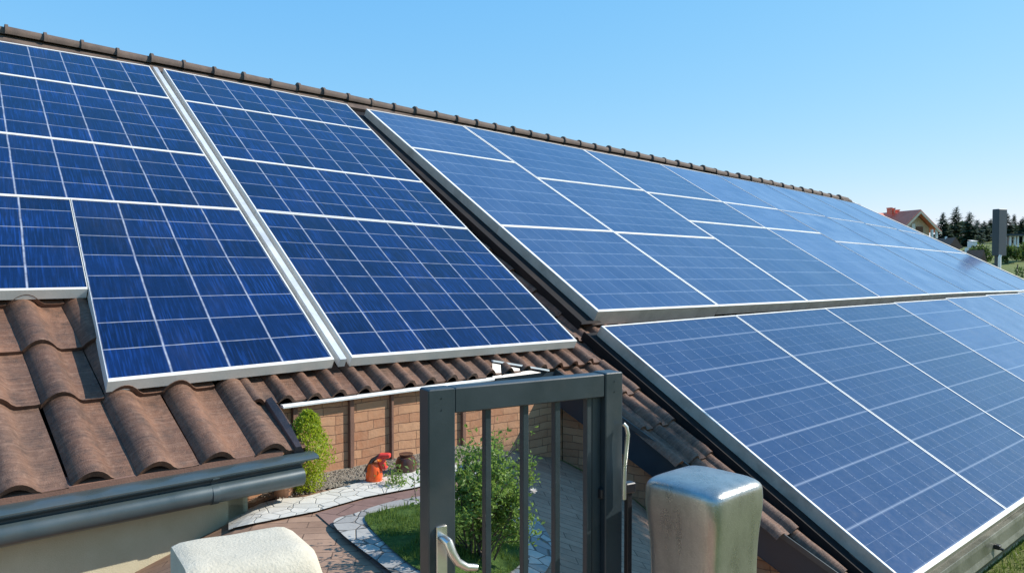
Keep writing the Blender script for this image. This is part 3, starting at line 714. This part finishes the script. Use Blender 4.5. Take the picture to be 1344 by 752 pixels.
for c in range(8):
    l = [vb_[c], rws[c][0][0], rws[c][1][0], vt_[c]]; rr_ = [vb_[c + 1], rws[c][0][1], rws[c][1][1], vt_[c + 1]]
    for r in range(3):
        q = [un(c, l[r]), un(c + 1, rr_[r]), un(c + 1, rr_[r + 1]), un(c, l[r + 1])]
        side = .03 if c < 3 else (.014 if c < 4 else .008)
        hb = .028 if c < 8 else .01
        if c >= 4 and r > 0: hb = .012
        lab = {0: 'pale panel in the lowest row of the upper array, %s from the tile gap', 1: 'pale panel in the middle row of the upper array, %s from the tile gap', 2: 'pale panel under the ridge in the upper array, %s from the tile gap'}[r] % on[c]
        panel(q, (9, 6 if r < 2 else 5), (side + (.02 if c == 0 else 0), side, .045 if r == 0 else hb, hb), (.19 if c == 0 else .14), M['cell_far'] if c < 3 else (M['cell_mid'] if c == 3 else M['cell_plain']), lab, G2, h=0, framemat='alu', side='alu_side_shade')
# lower right array ---------------------------------------------------
cl = [5.33, 8.2, 10.9, 13.7, 16.4, 19.0, 21.5, 24.0]
G3 = 'solar panels of the lower pale array'
for c in range(7):
    q = [(cl[c], -3.8), (cl[c + 1], -3.8), (cl[c + 1], .17 - .01 * c), (cl[c], .17)]
    panel(q, (11, 20), (.035 if c == 0 else .022, .022, .05, .025), (.19 if c == 0 else .14), M['cell_low'] if c < 3 else (M['cell_low_mid'] if c == 3 else M['cell_low_plain']), 'tall pale blue panel of the lower array, %s from the verge above the metal pillar' % on[c], G3, side='alu_side_shade')
cm = MB(); p = onroof(1312, 705, -.1); p = P((p - O).dot(U), -3.83, -.125) + OUT * .06 - Z * .12; cm.box(p, U, OUT, Z, .03, .03, .025, .006); cm.tube([p - Z * .01, p + OUT * .06 - Z * .02], .014, 8)
tag(cm.build('rail_clamp', M['black'], smooth=True), 'small black clamp bolted to the rail below the lower array', 'clamp')

# ------------------------------------------------------------------ gate
gd = Vector((.857, .515, 0)); gn = Vector((.515, -.857, 0)); g0 = Vector((-.278, 2.6, 0)); ZT = -.418; ZB = -1.75
gate = empty('metal_gate', g0 + gd * .4 + Z * ZB, 'dark grey metal gate with four thin bars in front of the courtyard', 'gate')
def gbox(t0, t1, z0, z1, d0, d1, name, mat='anthracite', bev=.004, parent=gate):
    mb = MB(); mb.box(g0 + gd * ((t0 + t1) / 2) - gn * ((d0 + d1) / 2) + Z * ((z0 + z1) / 2), gd, gn, Z, (t1 - t0) / 2, (d1 - d0) / 2, (z1 - z0) / 2, bev); return mb.build(name, M[mat], parent)
gbox(0, .10, ZB, ZT, 0, .075, 'post'); gbox(.742, .825, ZB, ZT + .003, 0, .085, 'post')
gbox(.1005, .7415, ZT - .088, ZT - .001, .004, .072, 'top_rail')
gbox(.1005, .7415, ZB + .05, ZB + .12, .004, .072, 'bottom_rail')
for t in (.241, .397, .536, .682): gbox(t - .0115, t + .0115, ZB + .1205, ZT - .0885, .022, .050, 'bar', bev=.002)
gbox(.700, .7415, ZB + .1205, ZT - .0885, .03, .06, 'stop_strip', bev=.002)
hp = g0 + gd * .045 + gn * .0
def gp_(t, z, o): return g0 + gd * t + gn * o + Z * z
zh = -(712 - 347) / 1030 * 2.62
hm = MB(); hm.tube([gp_(.042, zh + .01, 0), gp_(.042, zh + .012, .035), gp_(.046, zh + .008, .052), gp_(.058, zh - .03, .06), gp_(.075, zh - .06, .062), gp_(.11, zh - .085, .06), gp_(.15, zh - .095, .058)], [.015, .015, .016, .015, .014, .013, .011], 12)
hm.box(gp_(.045, zh - .04, .004), gd, gn, Z, .02, .005, .09, .003)
hm.build('handle', M['chrome'], gate, smooth=True)
lp = MB(); lp.box(gp_(.047, zh - .10, .002), gd, gn, Z, .012, .003, .018, .001); lp.tube([gp_(.047, zh - .095, .004), gp_(.047, zh - .095, .007)], .006, 10); lp.build('lock', M['chrome'], gate)
for t_, z_ in ((.05, ZT - .03), (.05, ZT - .07), (.785, ZT - .03), (.785, ZT - .07)):
    sc2 = MB(); sc2.tube([gp_(t_, z_, 0), gp_(t_, z_, .002)], .003, 10); sc2.build('screw', M['anthracite'], gate)
lk = MB(); lk.box(gp_(.742, -.62 - .26, -.03), gd, gn, Z, .012, .02, .02, .004); lk.build('hinge', M['black'], gate)
# post and lever between the gate and the pillar
hb_ = MB(); q = gp_(.87, 0, -.02); hb_.box(Vector((q.x, q.y, (-.87 - 1.9) / 2)), gd, gn, Z, .012, .012, (1.9 - .87) / 2, .003); hb_.box(Vector((q.x, q.y, -.875)), gd, gn, Z, .025, .02, .02, .004)
hpst = hb_.build('hinge_post', M['black']); tag(hpst, 'slim black hinge post between the gate and the metal pillar', 'post')
lm = MB(); pts = []
for px, py in ((818, 556), (822, 560), (824, 570), (822, 590), (820, 610), (819, 635), (819, 655)):
    r = ray(px, py); pts.append(r / r.y * 3.0)
lm.tube(pts, .0085, 10); tag(lm.build('curved_rod', M['chrome'], smooth=True), 'thin curved steel rod hanging beside the right gate post', 'rod')

# ------------------------------------------------------------------ galvanised pillar
pr0 = ray(924, 640); pc = pr0 / pr0.y * 2.95; pc.z = 0
def sqring(c, a, k, z, rot, n=40):
    out = []
    for i in range(n):
        t = 2 * math.pi * i / n; cc, ss = math.cos(t), math.sin(t)
        x = a * math.copysign(abs(cc) ** (2 / k), cc); y = a * math.copysign(abs(ss) ** (2 / k), ss)
        out.append(Vector((c.x + x * math.cos(rot) - y * math.sin(rot), c.y + x * math.sin(rot) + y * math.cos(rot), z)))
    return out
zt_ = -(628 - 347) / 1030 * 2.95
rings = [(.02, 4, zt_ + .012), (.09, 4.5, zt_ + .010), (.135, 5, zt_ + .004), (.158, 5.5, zt_ - .006), (.172, 6, zt_ - .022), (.172, 6.5, zt_ - .045), (.172, 7, zt_ - .075), (.169, 8, zt_ - .11), (.163, 8, zt_ - .16), (.157, 8, zt_ - .22), (.153, 8, zt_ - .30), (.151, 8, zt_ - .5), (.151, 8, -2.9)]
pm = MB(); vs = []; rot = math.radians(42)
for a, k, z in rings: vs += sqring(pc, a, k, z, rot)
n = 40; fs = [(i * n + j, (i + 1) * n + j, (i + 1) * n + (j + 1) % n, i * n + (j + 1) % n) for i in range(len(rings) - 1) for j in range(n)] + [tuple(range(n))]
pm.add(vs, fs); pil = pm.build('metal_pillar', M['zinc'], smooth='all'); sb = pil.modifiers.new('s', 'SUBSURF'); sb.levels = sb.render_levels = 1
tag(pil, 'dull galvanised metal pillar with flared rounded top beside the gate', 'pillar')
# lower dark beam beyond the pillar
# ------------------------------------------------------------------ rough rendered block, bottom left
bd_ = Vector((.84, .54, 0)).normalized(); bo = Vector((bd_.y, -bd_.x, 0)); b0 = Vector((-1.0, 2.27, 0)); ztb = -.81
sm2 = MB()
prof = []
Wd, rr = .30, .085
for (cx_, cy_, a0, a1) in ((rr * .35, -rr * .35, 180, 90), (Wd - rr, -rr, 90, 0)):
    r_ = rr * .35 if cx_ < .1 else rr
    for i in range(7): a = math.radians(a0 + (a1 - a0) * i / 6); prof.append((cx_ + r_ * math.cos(a), cy_ + r_ * math.sin(a)))
prof += [(Wd, -.95), (0, -.95)]
L = .375; vs = []; nseg = 16; n = len(prof)
for i in range(nseg + 1):
    t = i / nseg; e_ = 0
    d = t * L
    k = 1.0
    if d > L - .07: k = math.sqrt(max(0, 1 - ((d - (L - .07)) / .07) ** 2))
    if d < .015: k = .93 + .07 * d / .015
    for (x, y) in prof:
        mx, my = Wd / 2, -.95
        yy = y if y < -.5 else y - (1 - k) * .085
        xx = mx + (x - mx) * (1 - (1 - k) * .12)
        p = b0 + bd_ * d + bo * xx + Z * (ztb + yy); vs.append(p + Vector((noise.noise(p * 9), noise.noise(p * 9 + X * 7), noise.noise(p * 9 + X * 13))) * .006)
fs = [(i * n + j, i * n + (j + 1) % n, (i + 1) * n + (j + 1) % n, (i + 1) * n + j) for i in range(nseg) for j in range(n)] + [tuple(range(n - 1, -1, -1)), tuple(nseg * n + j for j in range(n))]
sm2.add(vs, fs); bl = sm2.build('rendered_block', M['stucco'], smooth=True); tag(bl, 'rough off-white rendered wall block with rounded edges below the gutter', 'wall block')

# ------------------------------------------------------------------ plants
def leaves(mb, pts, size, aspect=.5, up=.3, rnd=R):
    for p in pts:
        d = Vector((rnd.gauss(0, 1), rnd.gauss(0, 1), rnd.gauss(up, .7))).normalized(); s = d.cross(Vector((rnd.gauss(0, 1), rnd.gauss(0, 1), rnd.gauss(0, 1)))).normalized()
        L = size * rnd.uniform(.6, 1.3); w_ = L * aspect * .5
        nrm = d.cross(s) * L * .12
        mb.add([p, p + d * L * .5 + s * w_ + nrm, p + d * L, p + d * L * .5 - s * w_ + nrm], [(0, 1, 2, 3)])
# thuja
tb = fp(404, 648); th = .60
thj = empty('golden_thuja', tb, 'bright yellow-green thuja bush against the stone wall behind the gutter', 'bush')
fm = MB(); pts = []
for i in range(5200):
    t = R.random() ** .8; a = R.uniform(0, 2 * math.pi); rad = .165 * (math.sin(math.pi * min(1, t * .88 + .10)) ** .7) * (1 + .45 * noise.noise(Vector((math.cos(a) * 2, math.sin(a) * 2, t * 6))) + .25 * noise.noise(Vector((math.cos(a) * 5, math.sin(a) * 5, t * 16))))
    rr_ = rad * R.random() ** .35; pts.append(tb + Vector((rr_ * math.cos(a), rr_ * math.sin(a), .02 + t * th)))
leaves(fm, pts, .026, .45, 1.0); fm.build('foliage', M['thuja'], thj)
fm = MB(); fm.tube([tb, tb + Z * .4], [.014, .006], 6); fm.build('trunk', M['bark'], thj)
# flowering shrub in the island
sbp = fp(628, 742); shr = empty('leafy_shrub', sbp, 'tall loose leafy shrub growing in the stone-edged island behind the gate', 'shrub')
stem = MB(); lf = MB(); pts = []
def branch(p, d, L, r, depth):
    ps = [p]; q = p; dd_ = d.copy()
    for i in range(5):
        dd_ = (dd_ + Vector((R.gauss(0, .13), R.gauss(0, .13), .05))).normalized(); q = q + dd_ * L / 5; ps.append(q)
        if depth < 2 and i > 0 and R.random() < .85:
            sd_ = (dd_ + Vector((R.gauss(0, .7), R.gauss(0, .7), R.gauss(.05, .35)))).normalized(); branch(q, sd_, L * .48, r * .5, depth + 1)
        for k in range(5 if depth else 3): pts.append(q + Vector((R.gauss(0, .022), R.gauss(0, .022), R.gauss(0, .022))) - dd_ * R.random() * L / 5)
    stem.tube(ps, [r * (1 - .15 * i) for i in range(6)], 5)
for i in range(17):
    a = R.uniform(0, 6.3); d = Vector((math.cos(a) * R.uniform(.05, .5), math.sin(a) * R.uniform(.05, .45), 1)).normalized(); branch(sbp + Vector((R.gauss(0, .05), R.gauss(0, .05), .05)), d, R.uniform(.30, .56), .007, 0)
for (px, py) in ((535, 650), (545, 680), (515, 640), (690, 650), (640, 590), (610, 575), (690, 660)):
    r = ray(px, py); tgt = r * (sbp.y / r.y) ; d = tgt - sbp; branch(sbp + Z * .03, d.normalized(), d.length * .86, .006, 1)
leaves(lf, pts, .03, .55, .3); stem.build('stems', M['bark'], shr); lf.build('foliage', M['shrub'], shr)
def flower(px, py, Yd, mat, label, name, rad=.03, npet=16):
    r = ray(px, py); p = r / r.y * Yd; mb = MB()
    for i in range(npet):
        a = R.uniform(0, 6.3); e_ = R.uniform(.1, 1.2); d = Vector((math.cos(a) * math.cos(e_), math.sin(a) * math.cos(e_), math.sin(e_))); s = d.cross(Z).normalized() * rad * .22
        mb.add([p, p + d * rad * .6 + s, p + d * rad, p + d * rad * .6 - s], [(0, 1, 2, 3)])
    return mb, p
mb, p = flower(688, 652, sbp.y - .1, None, '', ''); mb.build('flower', M['petal_w'], shr)
mb, p = flower(700, 646, sbp.y - .05, None, '', ''); mb.build('flower', M['petal_w'], shr)
# small flowering plant by the wall
fl = fp(520, 641); flp = empty('flower_plant', fl, 'low pale-leaved plant with an orange flower near the stone wall', 'plant')
mb = MB(); pts = [fl + Vector((R.gauss(0, .05), R.gauss(0, .05), abs(R.gauss(.06, .05)))) for i in range(260)]; leaves(mb, pts, .028, .5, .6); mb.build('foliage', M['shrub'], flp)
mb = MB(); mb.tube([fl, fl + Z * .16], .004, 5); mb.build('stem', M['bark'], flp)
mb, p = flower(498, 606, fl.y, None, '', '', .028, 20); mb.build('flower', M['petal_o'], flp)

# ------------------------------------------------------------------ things in the courtyard
pt = fp(372, 654); pot = MB(); pot.lathe(pt, [(.05, 0), (.062, .02), (.078, .12), (.09, .125), (.09, .15), (.075, .15), (.07, .13)], 24)
tag(pot.build('terracotta_pot', M['terracotta'], smooth=True), 'terracotta flower pot on the gravel half hidden under the gutter', 'flower pot')
oc = fp(491, 635); can = empty('garden_sprayer', oc, 'small orange garden sprayer with red upright top on the white path edge', 'garden sprayer')
mb = MB(); mb.lathe(oc, [(.05, 0), (.062, .02), (.066, .07), (.06, .13), (.045, .165), (.025, .17)], 20); mb.build('body', M['orange'], can, smooth=True)
mb = MB(); mb.box(oc + Vector((.065, .0, .17)), Vector((.94, 0, .34)), Y, Vector((-.34, 0, .94)), .028, .03, .06, .012); mb.box(oc + Vector((.085, 0, .225)), X, Y, Z, .045, .03, .018, .008); mb.build('top', M['red'], can)
mb = MB(); mb.tube([oc + Vector((-.06, -.02, .10)), oc + Vector((-.01, 0, .19)), oc + Vector((.05, 0, .23))], [.022, .018, .012], 8); mb.build('tube', M['browngloss'], can, smooth=True)
bp = fp(533, 622); mb = MB(); mb.lathe(bp, [(.05, 0), (.085, .04), (.09, .09), (.07, .14), (.05, .15), (.06, .17), (.045, .165)], 22)
tag(mb.build('glazed_pot', M['browngloss'], smooth=True), 'round dark brown glazed pot by the foot of the stone wall', 'pot')
def rock(name, c, s, label, mat='rock'):
    import bmesh
    bm = bmesh.new(); bmesh.ops.create_icosphere(bm, subdivisions=3, radius=1)
    for v in bm.verts:
        k = 1 + .28 * noise.noise(v.co * 1.7 + c) + .1 * noise.noise(v.co * 5 + c); v.co = Vector((v.co.x * s[0] * k, v.co.y * s[1] * k, v.co.z * s[2] * k)) + c + Z * s[2] * .6
    me = bpy.data.meshes.new(name); bm.to_mesh(me); bm.free(); me.materials.append(M[mat]); me.polygons.foreach_set('use_smooth', [True] * len(me.polygons))
    o = bpy.data.objects.new(name, me); COL.objects.link(o); tag(o, label, 'rock')
rock('boulder', fp(614, 634), (.10, .08, .11), 'pale grey boulder standing behind the shrub')
rock('boulder', fp(690, 742), (.04, .04, .03), 'small brown stone lying on the lawn of the island')

# ------------------------------------------------------------------ far surroundings
def far(px, dist, z=None):
    r = ray(px, 347); p = r / math.hypot(r.x, r.y) * dist; p.z = ground(p.x, p.y) if z is None else z; return p
def conifer(px, dist, topy, wpx, label):
    p = far(px, dist); d = p.y; H = -(topy - 347) / F * d - p.z; wd = wpx / F * d / 2
    root = empty('conifer_tree', p, label, 'tree', 'conifers on the rise beyond the roof')
    t = MB(); t.tube([p, p + Z * H * .95], [H * .025, .02], 6); t.build('trunk', M['bark'], root)
    c = MB(); nl = 26
    for i in range(nl):
        f = i / nl; z = H * (.08 + .9 * f); rad = wd * 1.35 * (1 - f) ** .65 * R.uniform(.7, 1.25) + .15; k = int(12 + 14 * (1 - f))
        for j in range(k):
            a = R.uniform(0, 6.3); rd_ = rad * R.uniform(.6, 1.1); dr = Vector((math.cos(a), math.sin(a), 0)); s = Vector((-math.sin(a), math.cos(a), 0))
            for m_ in range(3):
                b = p + Z * (z + R.uniform(-.2, .2)) + dr * rd_ * (.25 + .3 * m_); L = rd_ * .45; ww = L * .35 + .05
                c.add([b, b + dr * L * .6 + s * ww - Z * L * .15, b + dr * L - Z * L * .35, b + dr * L * .6 - s * ww - Z * L * .2], [(0, 1, 2, 3)])
    c.build('crown', M['conifer'], root)
def broad(px, dist, topy, wpx, label, mat='decid', name='leafy_tree', cat='tree', group=None, bottomy=None, n=1500, leaf=.035):
    p = far(px, dist); d = p.y; H = -(topy - 347) / F * d - p.z; wd = wpx / F * d / 2
    root = empty(name, p, label, cat, group)
    t = MB(); t.tube([p, p + Z * H * .5, p + Z * H * .8 + X * wd * .2], [H * .03, H * .02, .02], 6); t.build('trunk', M['bark'], root)
    c = MB(); blobs = [(Vector((R.uniform(-.6, .6) * wd, R.uniform(-.6, .6) * wd, H * R.uniform(.12, .8))), R.uniform(.3, .5) * min(wd, H * .5)) for i in range(14)]
    pts = []
    for i in range(n):
        b, r = R.choice(blobs); v = Vector((R.gauss(0, 1), R.gauss(0, 1), R.gauss(0, 1))).normalized() * r * R.random() ** .4; q = p + b + v
        if q.z > p.z + H * 1.02 : continue
        pts.append(q)
    leaves(c, pts, leaf * d / 10, .7, .2); c.build('crown', M[mat], root)
cons = [(1237, 118, 281, 17, 'dark round-topped conifer just right of the red-roofed house'), (1254, 122, 273, 17, 'tallest dark conifer between the red-roofed house and the dark slab chimney'),
        (1272, 112, 280, 18, 'broad conifer right of the tallest dark conifer'), (1282, 125, 291, 12, 'short conifer left of the dark slab chimney'), (1291, 130, 293, 12, 'shorter conifer close to the left of the dark slab chimney'),
        (1299, 135, 290, 12, 'narrow conifer touching the left side of the dark slab chimney'), (1321, 125, 282, 14, 'conifer just right of the dark slab chimney'), (1330, 128, 284, 9, 'thin conifer second right of the dark slab chimney'),
        (1341, 120, 288, 14, 'conifer at the far right end of the tree row')]
for px, dist, ty, wp, lab in cons: conifer(px, dist, ty - 3, wp, lab)
for px, dist, ty, wp, lab in ((1262, 140, 290, 20, 'rounded dark tree behind the tallest conifer'), (1246, 145, 294, 18, 'rounded dark tree behind the round-topped conifer'), (1310, 150, 294, 26, 'rounded dark tree behind the slab chimney'), (1336, 150, 296, 26, 'rounded dark tree behind the far right conifer'), (1288, 150, 299, 24, 'low rounded dark tree behind the two short conifers'), (1365, 140, 290, 30, 'large rounded tree at the far right beyond the pavilion')):
    broad(px, dist, ty, wp, lab, group='rounded trees behind the conifers')
for px, dist, ty, wp, lab in ((1276, 62, 312, 22, 'olive green bush below the conifers beyond the roof verge'), (1292, 66, 313, 28, 'dark wide bush left of the slab chimney base'), (1322, 72, 318, 34, 'flat light green hedge bush in front of the white pavilion'), (1345, 74, 318, 30, 'light green hedge bush right of the white pavilion'), (1332, 44, 326, 40, 'large dense green bush right of the slab chimney'), (1352, 40, 330, 40, 'second dense green bush at the right edge beyond the chimney')):
    broad(px, dist, ty, wp, lab, 'hedge_leaf', 'garden_bush', 'bush', 'bushes beyond the roof', n=1500, leaf=.028)
# red-roofed house
hp_ = far(1199, 92); hd = Vector((math.cos(.25), math.sin(.25), 0)); hn = Vector((-hd.y, hd.x, 0)); d = hp_.y
def pz(y): return -(y - 347) / F * d
rh = empty('red_roofed_house', hp_, 'tan house with red tiled gable roof beyond the ridge end', 'house')
zE, zR = pz(299), pz(276)
kx = d / F
mb = MB(); mb.box(hp_ + Z * ((zE - hp_.z) / 2 - .5) + hn * 3.2, hd, hn, Z, 24 * kx, 3.2, (zE - hp_.z) / 2 + .5); 
a, b_, c_ = hp_ + hd * -24 * kx, hp_ + hd * 24 * kx, hp_
def pt3(off, z, dep): return Vector((hp_.x, hp_.y, 0)) + hd * off * kx + hn * dep + Z * z
mb.add([pt3(-24, zE, 0), pt3(24, zE, 0), pt3(0, zR - .25, 0)], [(0, 1, 2)]); mb.build('wall', M['housewall'], rh)
mb = MB()
def rprism(p, q, dep0, dep1, th):
    vs = [pt3(*p, dep0), pt3(*q, dep0), pt3(*q, dep1), pt3(*p, dep1)]; vs += [v - Z * th for v in vs]
    mb.add(vs, [(0, 1, 2, 3), (7, 6, 5, 4), (0, 4, 5, 1), (1, 5, 6, 2), (2, 6, 7, 3), (3, 7, 4, 0)])
rprism((-31, zE - .35), (0, zR), -.9, 7, .12); rprism((0, zR), (33, zE - .35), -.9, 7, .12)
# side wing with long ridge running left
vs = [pt3(-62, zE - .8, 1.0), pt3(-24, zE - .5, 1.0), pt3(-4, zR - .06, 4.2), pt3(-46, zR - .06, 4.2)]; vs += [v - Z * .1 for v in vs]; mb.add(vs, [(0, 1, 2, 3), (7, 6, 5, 4), (0, 4, 5, 1), (1, 5, 6, 2), (2, 6, 7, 3), (3, 7, 4, 0)])
mb.build('roof', M['redroof'], rh)
mb = MB(); 
for (p, q) in (((-31, zE - .47), (0, zR - .12)), ((0, zR - .12), (33, zE - .47))):
    vs = [pt3(*p, -.95), pt3(*q, -.95), pt3(*q, -.9), pt3(*p, -.9)]; vs += [v - Z * .28 for v in vs]; mb.add(vs, [(0, 1, 2, 3), (7, 6, 5, 4), (0, 4, 5, 1), (1, 5, 6, 2), (2, 6, 7, 3), (3, 7, 4, 0)])
mb.build('barge_board', M['stucco'], rh)
mb = MB(); mb.box(pt3(-40, (zE + hp_.z) / 2 - .4, 3), hd, hn, Z, 20 * kx, 1.6, (zE - hp_.z) / 2 + .2); mb.build('side_wing', M['housewall'], rh)
for off, w_, z0, z1, m_ in ((-13, 7, zE - 1.0, zE + .1, 'glass'), (8, 5, zE - 2.6, zE + .1, 'brownwood'), (-2, 2.5, zE - 2, zE + .4, 'whitewall')):
    mb = MB(); mb.box(pt3(off, (z0 + z1) / 2, -.05), hd, hn, Z, w_ * kx, .05, (z1 - z0) / 2); mb.build({'glass': 'window', 'brownwood': 'door', 'whitewall': 'white_panel'}[m_], M[m_], rh)
for off in (-22, 20, 27):
    mb = MB(); mb.box(pt3(off, (hp_.z + zE) / 2 - .2, -.7), hd, hn, Z, .1, .1, (zE - hp_.z) / 2); mb.build('porch_post', M['whitewall'], rh)
for off, hh in ((-8, .45), (-3, .4), (4, .25)):
    mb = MB(); mb.box(pt3(off - 4, zR + hh / 2 - .2, 2.5), hd, hn, Z, 1.0 * kx, .3, hh / 2 + .1); mb.box(pt3(off - 4, zR + hh - .1, 2.5), hd, hn, Z, 1.3 * kx, .36, .05); mb.build('chimney', M['redroof'], rh)
# two low sheds with red roofs
def shed(px, dist, ty, wpx, label, wallm):
    p = far(px, dist); dd_ = p.y; zt2 = -(ty - 347) / F * dd_; w2 = wpx / F * dd_ / 2; H = max(zt2 - p.z, .8); r = empty('small_shed', p, label, 'shed')
    mb = MB(); mb.wbox(p.x - w2 * .85, p.x + w2 * .85, p.y, p.y + 3, p.z - .6, zt2 - H * .3); mb.build('wall', M[wallm], r)
    mb = MB(); z1, z0 = zt2, zt2 - H * .38; y0, y1 = p.y - .3, p.y + 3.3
    mb.add([(p.x - w2, y0, z0), (p.x, y0, z1), (p.x + w2, y0, z0), (p.x - w2, y1, z0), (p.x, y1, z1), (p.x + w2, y1, z0), (p.x, y0, z0 - .1), (p.x, y1, z0 - .1)], [(0, 3, 4, 1), (1, 4, 5, 2), (0, 1, 2, 6), (3, 7, 5, 4), (0, 6, 7, 3), (6, 2, 5, 7)])
    mb.build('roof', M['mortar'], r); mb = MB(); mb.wbox(p.x - .06, p.x + .06, p.y + 1, p.y + 1.12, z0, z1 + .12); mb.build('chimney', M['whitewall'], r)
shed(1251, 70, 312, 20, 'low shed with dull red roof below the round-topped conifer', 'brownwood')
shed(1286, 42, 328, 22, 'small red-roofed shed just beyond the roof verge left of the slab chimney', 'brownwood')
# white pavilion
p = far(1331, 100); k = p.y / F; pv = empty('white_pavilion', p, 'small white open-fronted pavilion on the lawn right of the slab chimney', 'pavilion')
zt3, zb3 = -(308 - 347) * k, p.z
mb = MB(); mb.wbox(p.x - 13 * k, p.x + 16 * k, p.y - .3, p.y + 2.6, zt3 - .14, zt3 + .05); mb.build('roof', M['slate'], pv)
for o_ in (-11, -5, 1, 5, 13): mb = MB(); mb.wbox(p.x + (o_ - .8) * k, p.x + (o_ + .8) * k, p.y, p.y + .2, zb3 - .3, zt3 - .141); mb.build('pillar', M['whitewall'], pv)
mb = MB(); mb.wbox(p.x - 11 * k, p.x + 14 * k, p.y + 2.2, p.y + 2.3, zb3 - .3, zt3 - .141); mb.build('back_wall', M['glass'], pv)
p = far(1279, 105); k = p.y / F * .8; mb = MB(); mb.wbox(p.x - 4 * k, p.x + 4 * k, p.y, p.y + 1, p.z - .3, -(309 - 347) * k); mb.add([(p.x - 5 * k, p.y - .1, -(309 - 347) * k), (p.x + 5 * k, p.y - .1, -(309 - 347) * k), (p.x + 4 * k, p.y + 1, -(307 - 347) * k), (p.x - 4 * k, p.y + 1, -(307 - 347) * k)], [(0, 1, 2, 3)])
tag(mb.build('white_outbuilding', M['whitewall']), 'small white outbuilding between the conifers and the bushes', 'outbuilding')
# dark slab chimney beyond the verge
p = ray(1311, 347); p = p / p.y * 26.0; k = 26.0 / F
sc_ = empty('slab_chimney', (p.x, p.y, ground(p.x, p.y)), 'tall dark slab-shaped chimney standing beyond the far verge', 'chimney')
mb = MB(); mb.box((p.x, p.y, (-(275 - 347) * k - (336 - 347) * k) / 2), Vector((.92, .39, 0)), Vector((-.39, .92, 0)), Z, 8.0 * k, .12, (336 - 275) * k / 2, .015); mb.build('slab', M['slate'], sc_)
mb = MB(); z1 = -(336 - 347) * k; mb.tube([(p.x - .05, p.y, ground(p.x, p.y)), (p.x - .05, p.y, z1)], .09, 10); mb.build('post', M['slate'], sc_)
mb = MB(); mb.tube([(p.x - 4 * k, p.y - .2, z1 - .55), (p.x - 4 * k, p.y - .2, z1 - .05), (p.x - 3 * k, p.y - .2, z1 + .02)], .05, 8); mb.build('pipe', M['whitewall'], sc_)

# ------------------------------------------------------------------ unseen tree added on the right to shade the back of the courtyard
sh = Vector((math.sin(math.radians(SUN_AZ)), math.cos(math.radians(SUN_AZ)), 0)); shp = Vector((-sh.y, sh.x, 0)); tn = math.tan(math.radians(SUN_EL))
pc_ = Vector((.72, 5.9, 0)); al = pc_.dot(sh)
cz = -2.05 + 9.5 * tn; c0 = sh * (al + 9.5) + shp * (pc_.dot(shp) - 1.5); gz = ground(c0.x, c0.y)
root = empty('added_shade_tree', (c0.x, c0.y, gz), 'wide leafy tree added out of view to shade the courtyard', 'tree')
t = MB(); top_ = Vector((c0.x, c0.y, cz - .2)); t.tube([Vector((c0.x, c0.y, gz)), Vector((c0.x + .1, c0.y - .05, (gz + cz) / 2)), top_], [.13, .10, .07], 8)
m_ = MB()
for po in (-.8, .25, 1.3):
    c = sh * (al + 9.5) + shp * (pc_.dot(shp) + po); c.z = cz
    t.tube([top_ - Z * .2, top_.lerp(c, .5) + Z * .15, c], [.06, .04, .02], 6)
    pts = []
    for i in range(5600):
        v = Vector((R.gauss(0, 1), R.gauss(0, 1), R.gauss(0, 1))).normalized() * R.random() ** .4; v *= 1 + .25 * noise.noise(v * 2.2 + Vector((po * 9, 0, 0)))
        pts.append(Vector((c.x + v.x * .75, c.y + v.y * .80, cz + v.z * .80)))
    leaves(m_, pts, .11, .6, .2)
t.build('trunk', M['bark'], root); m_.build('crown', M['decid'], root)
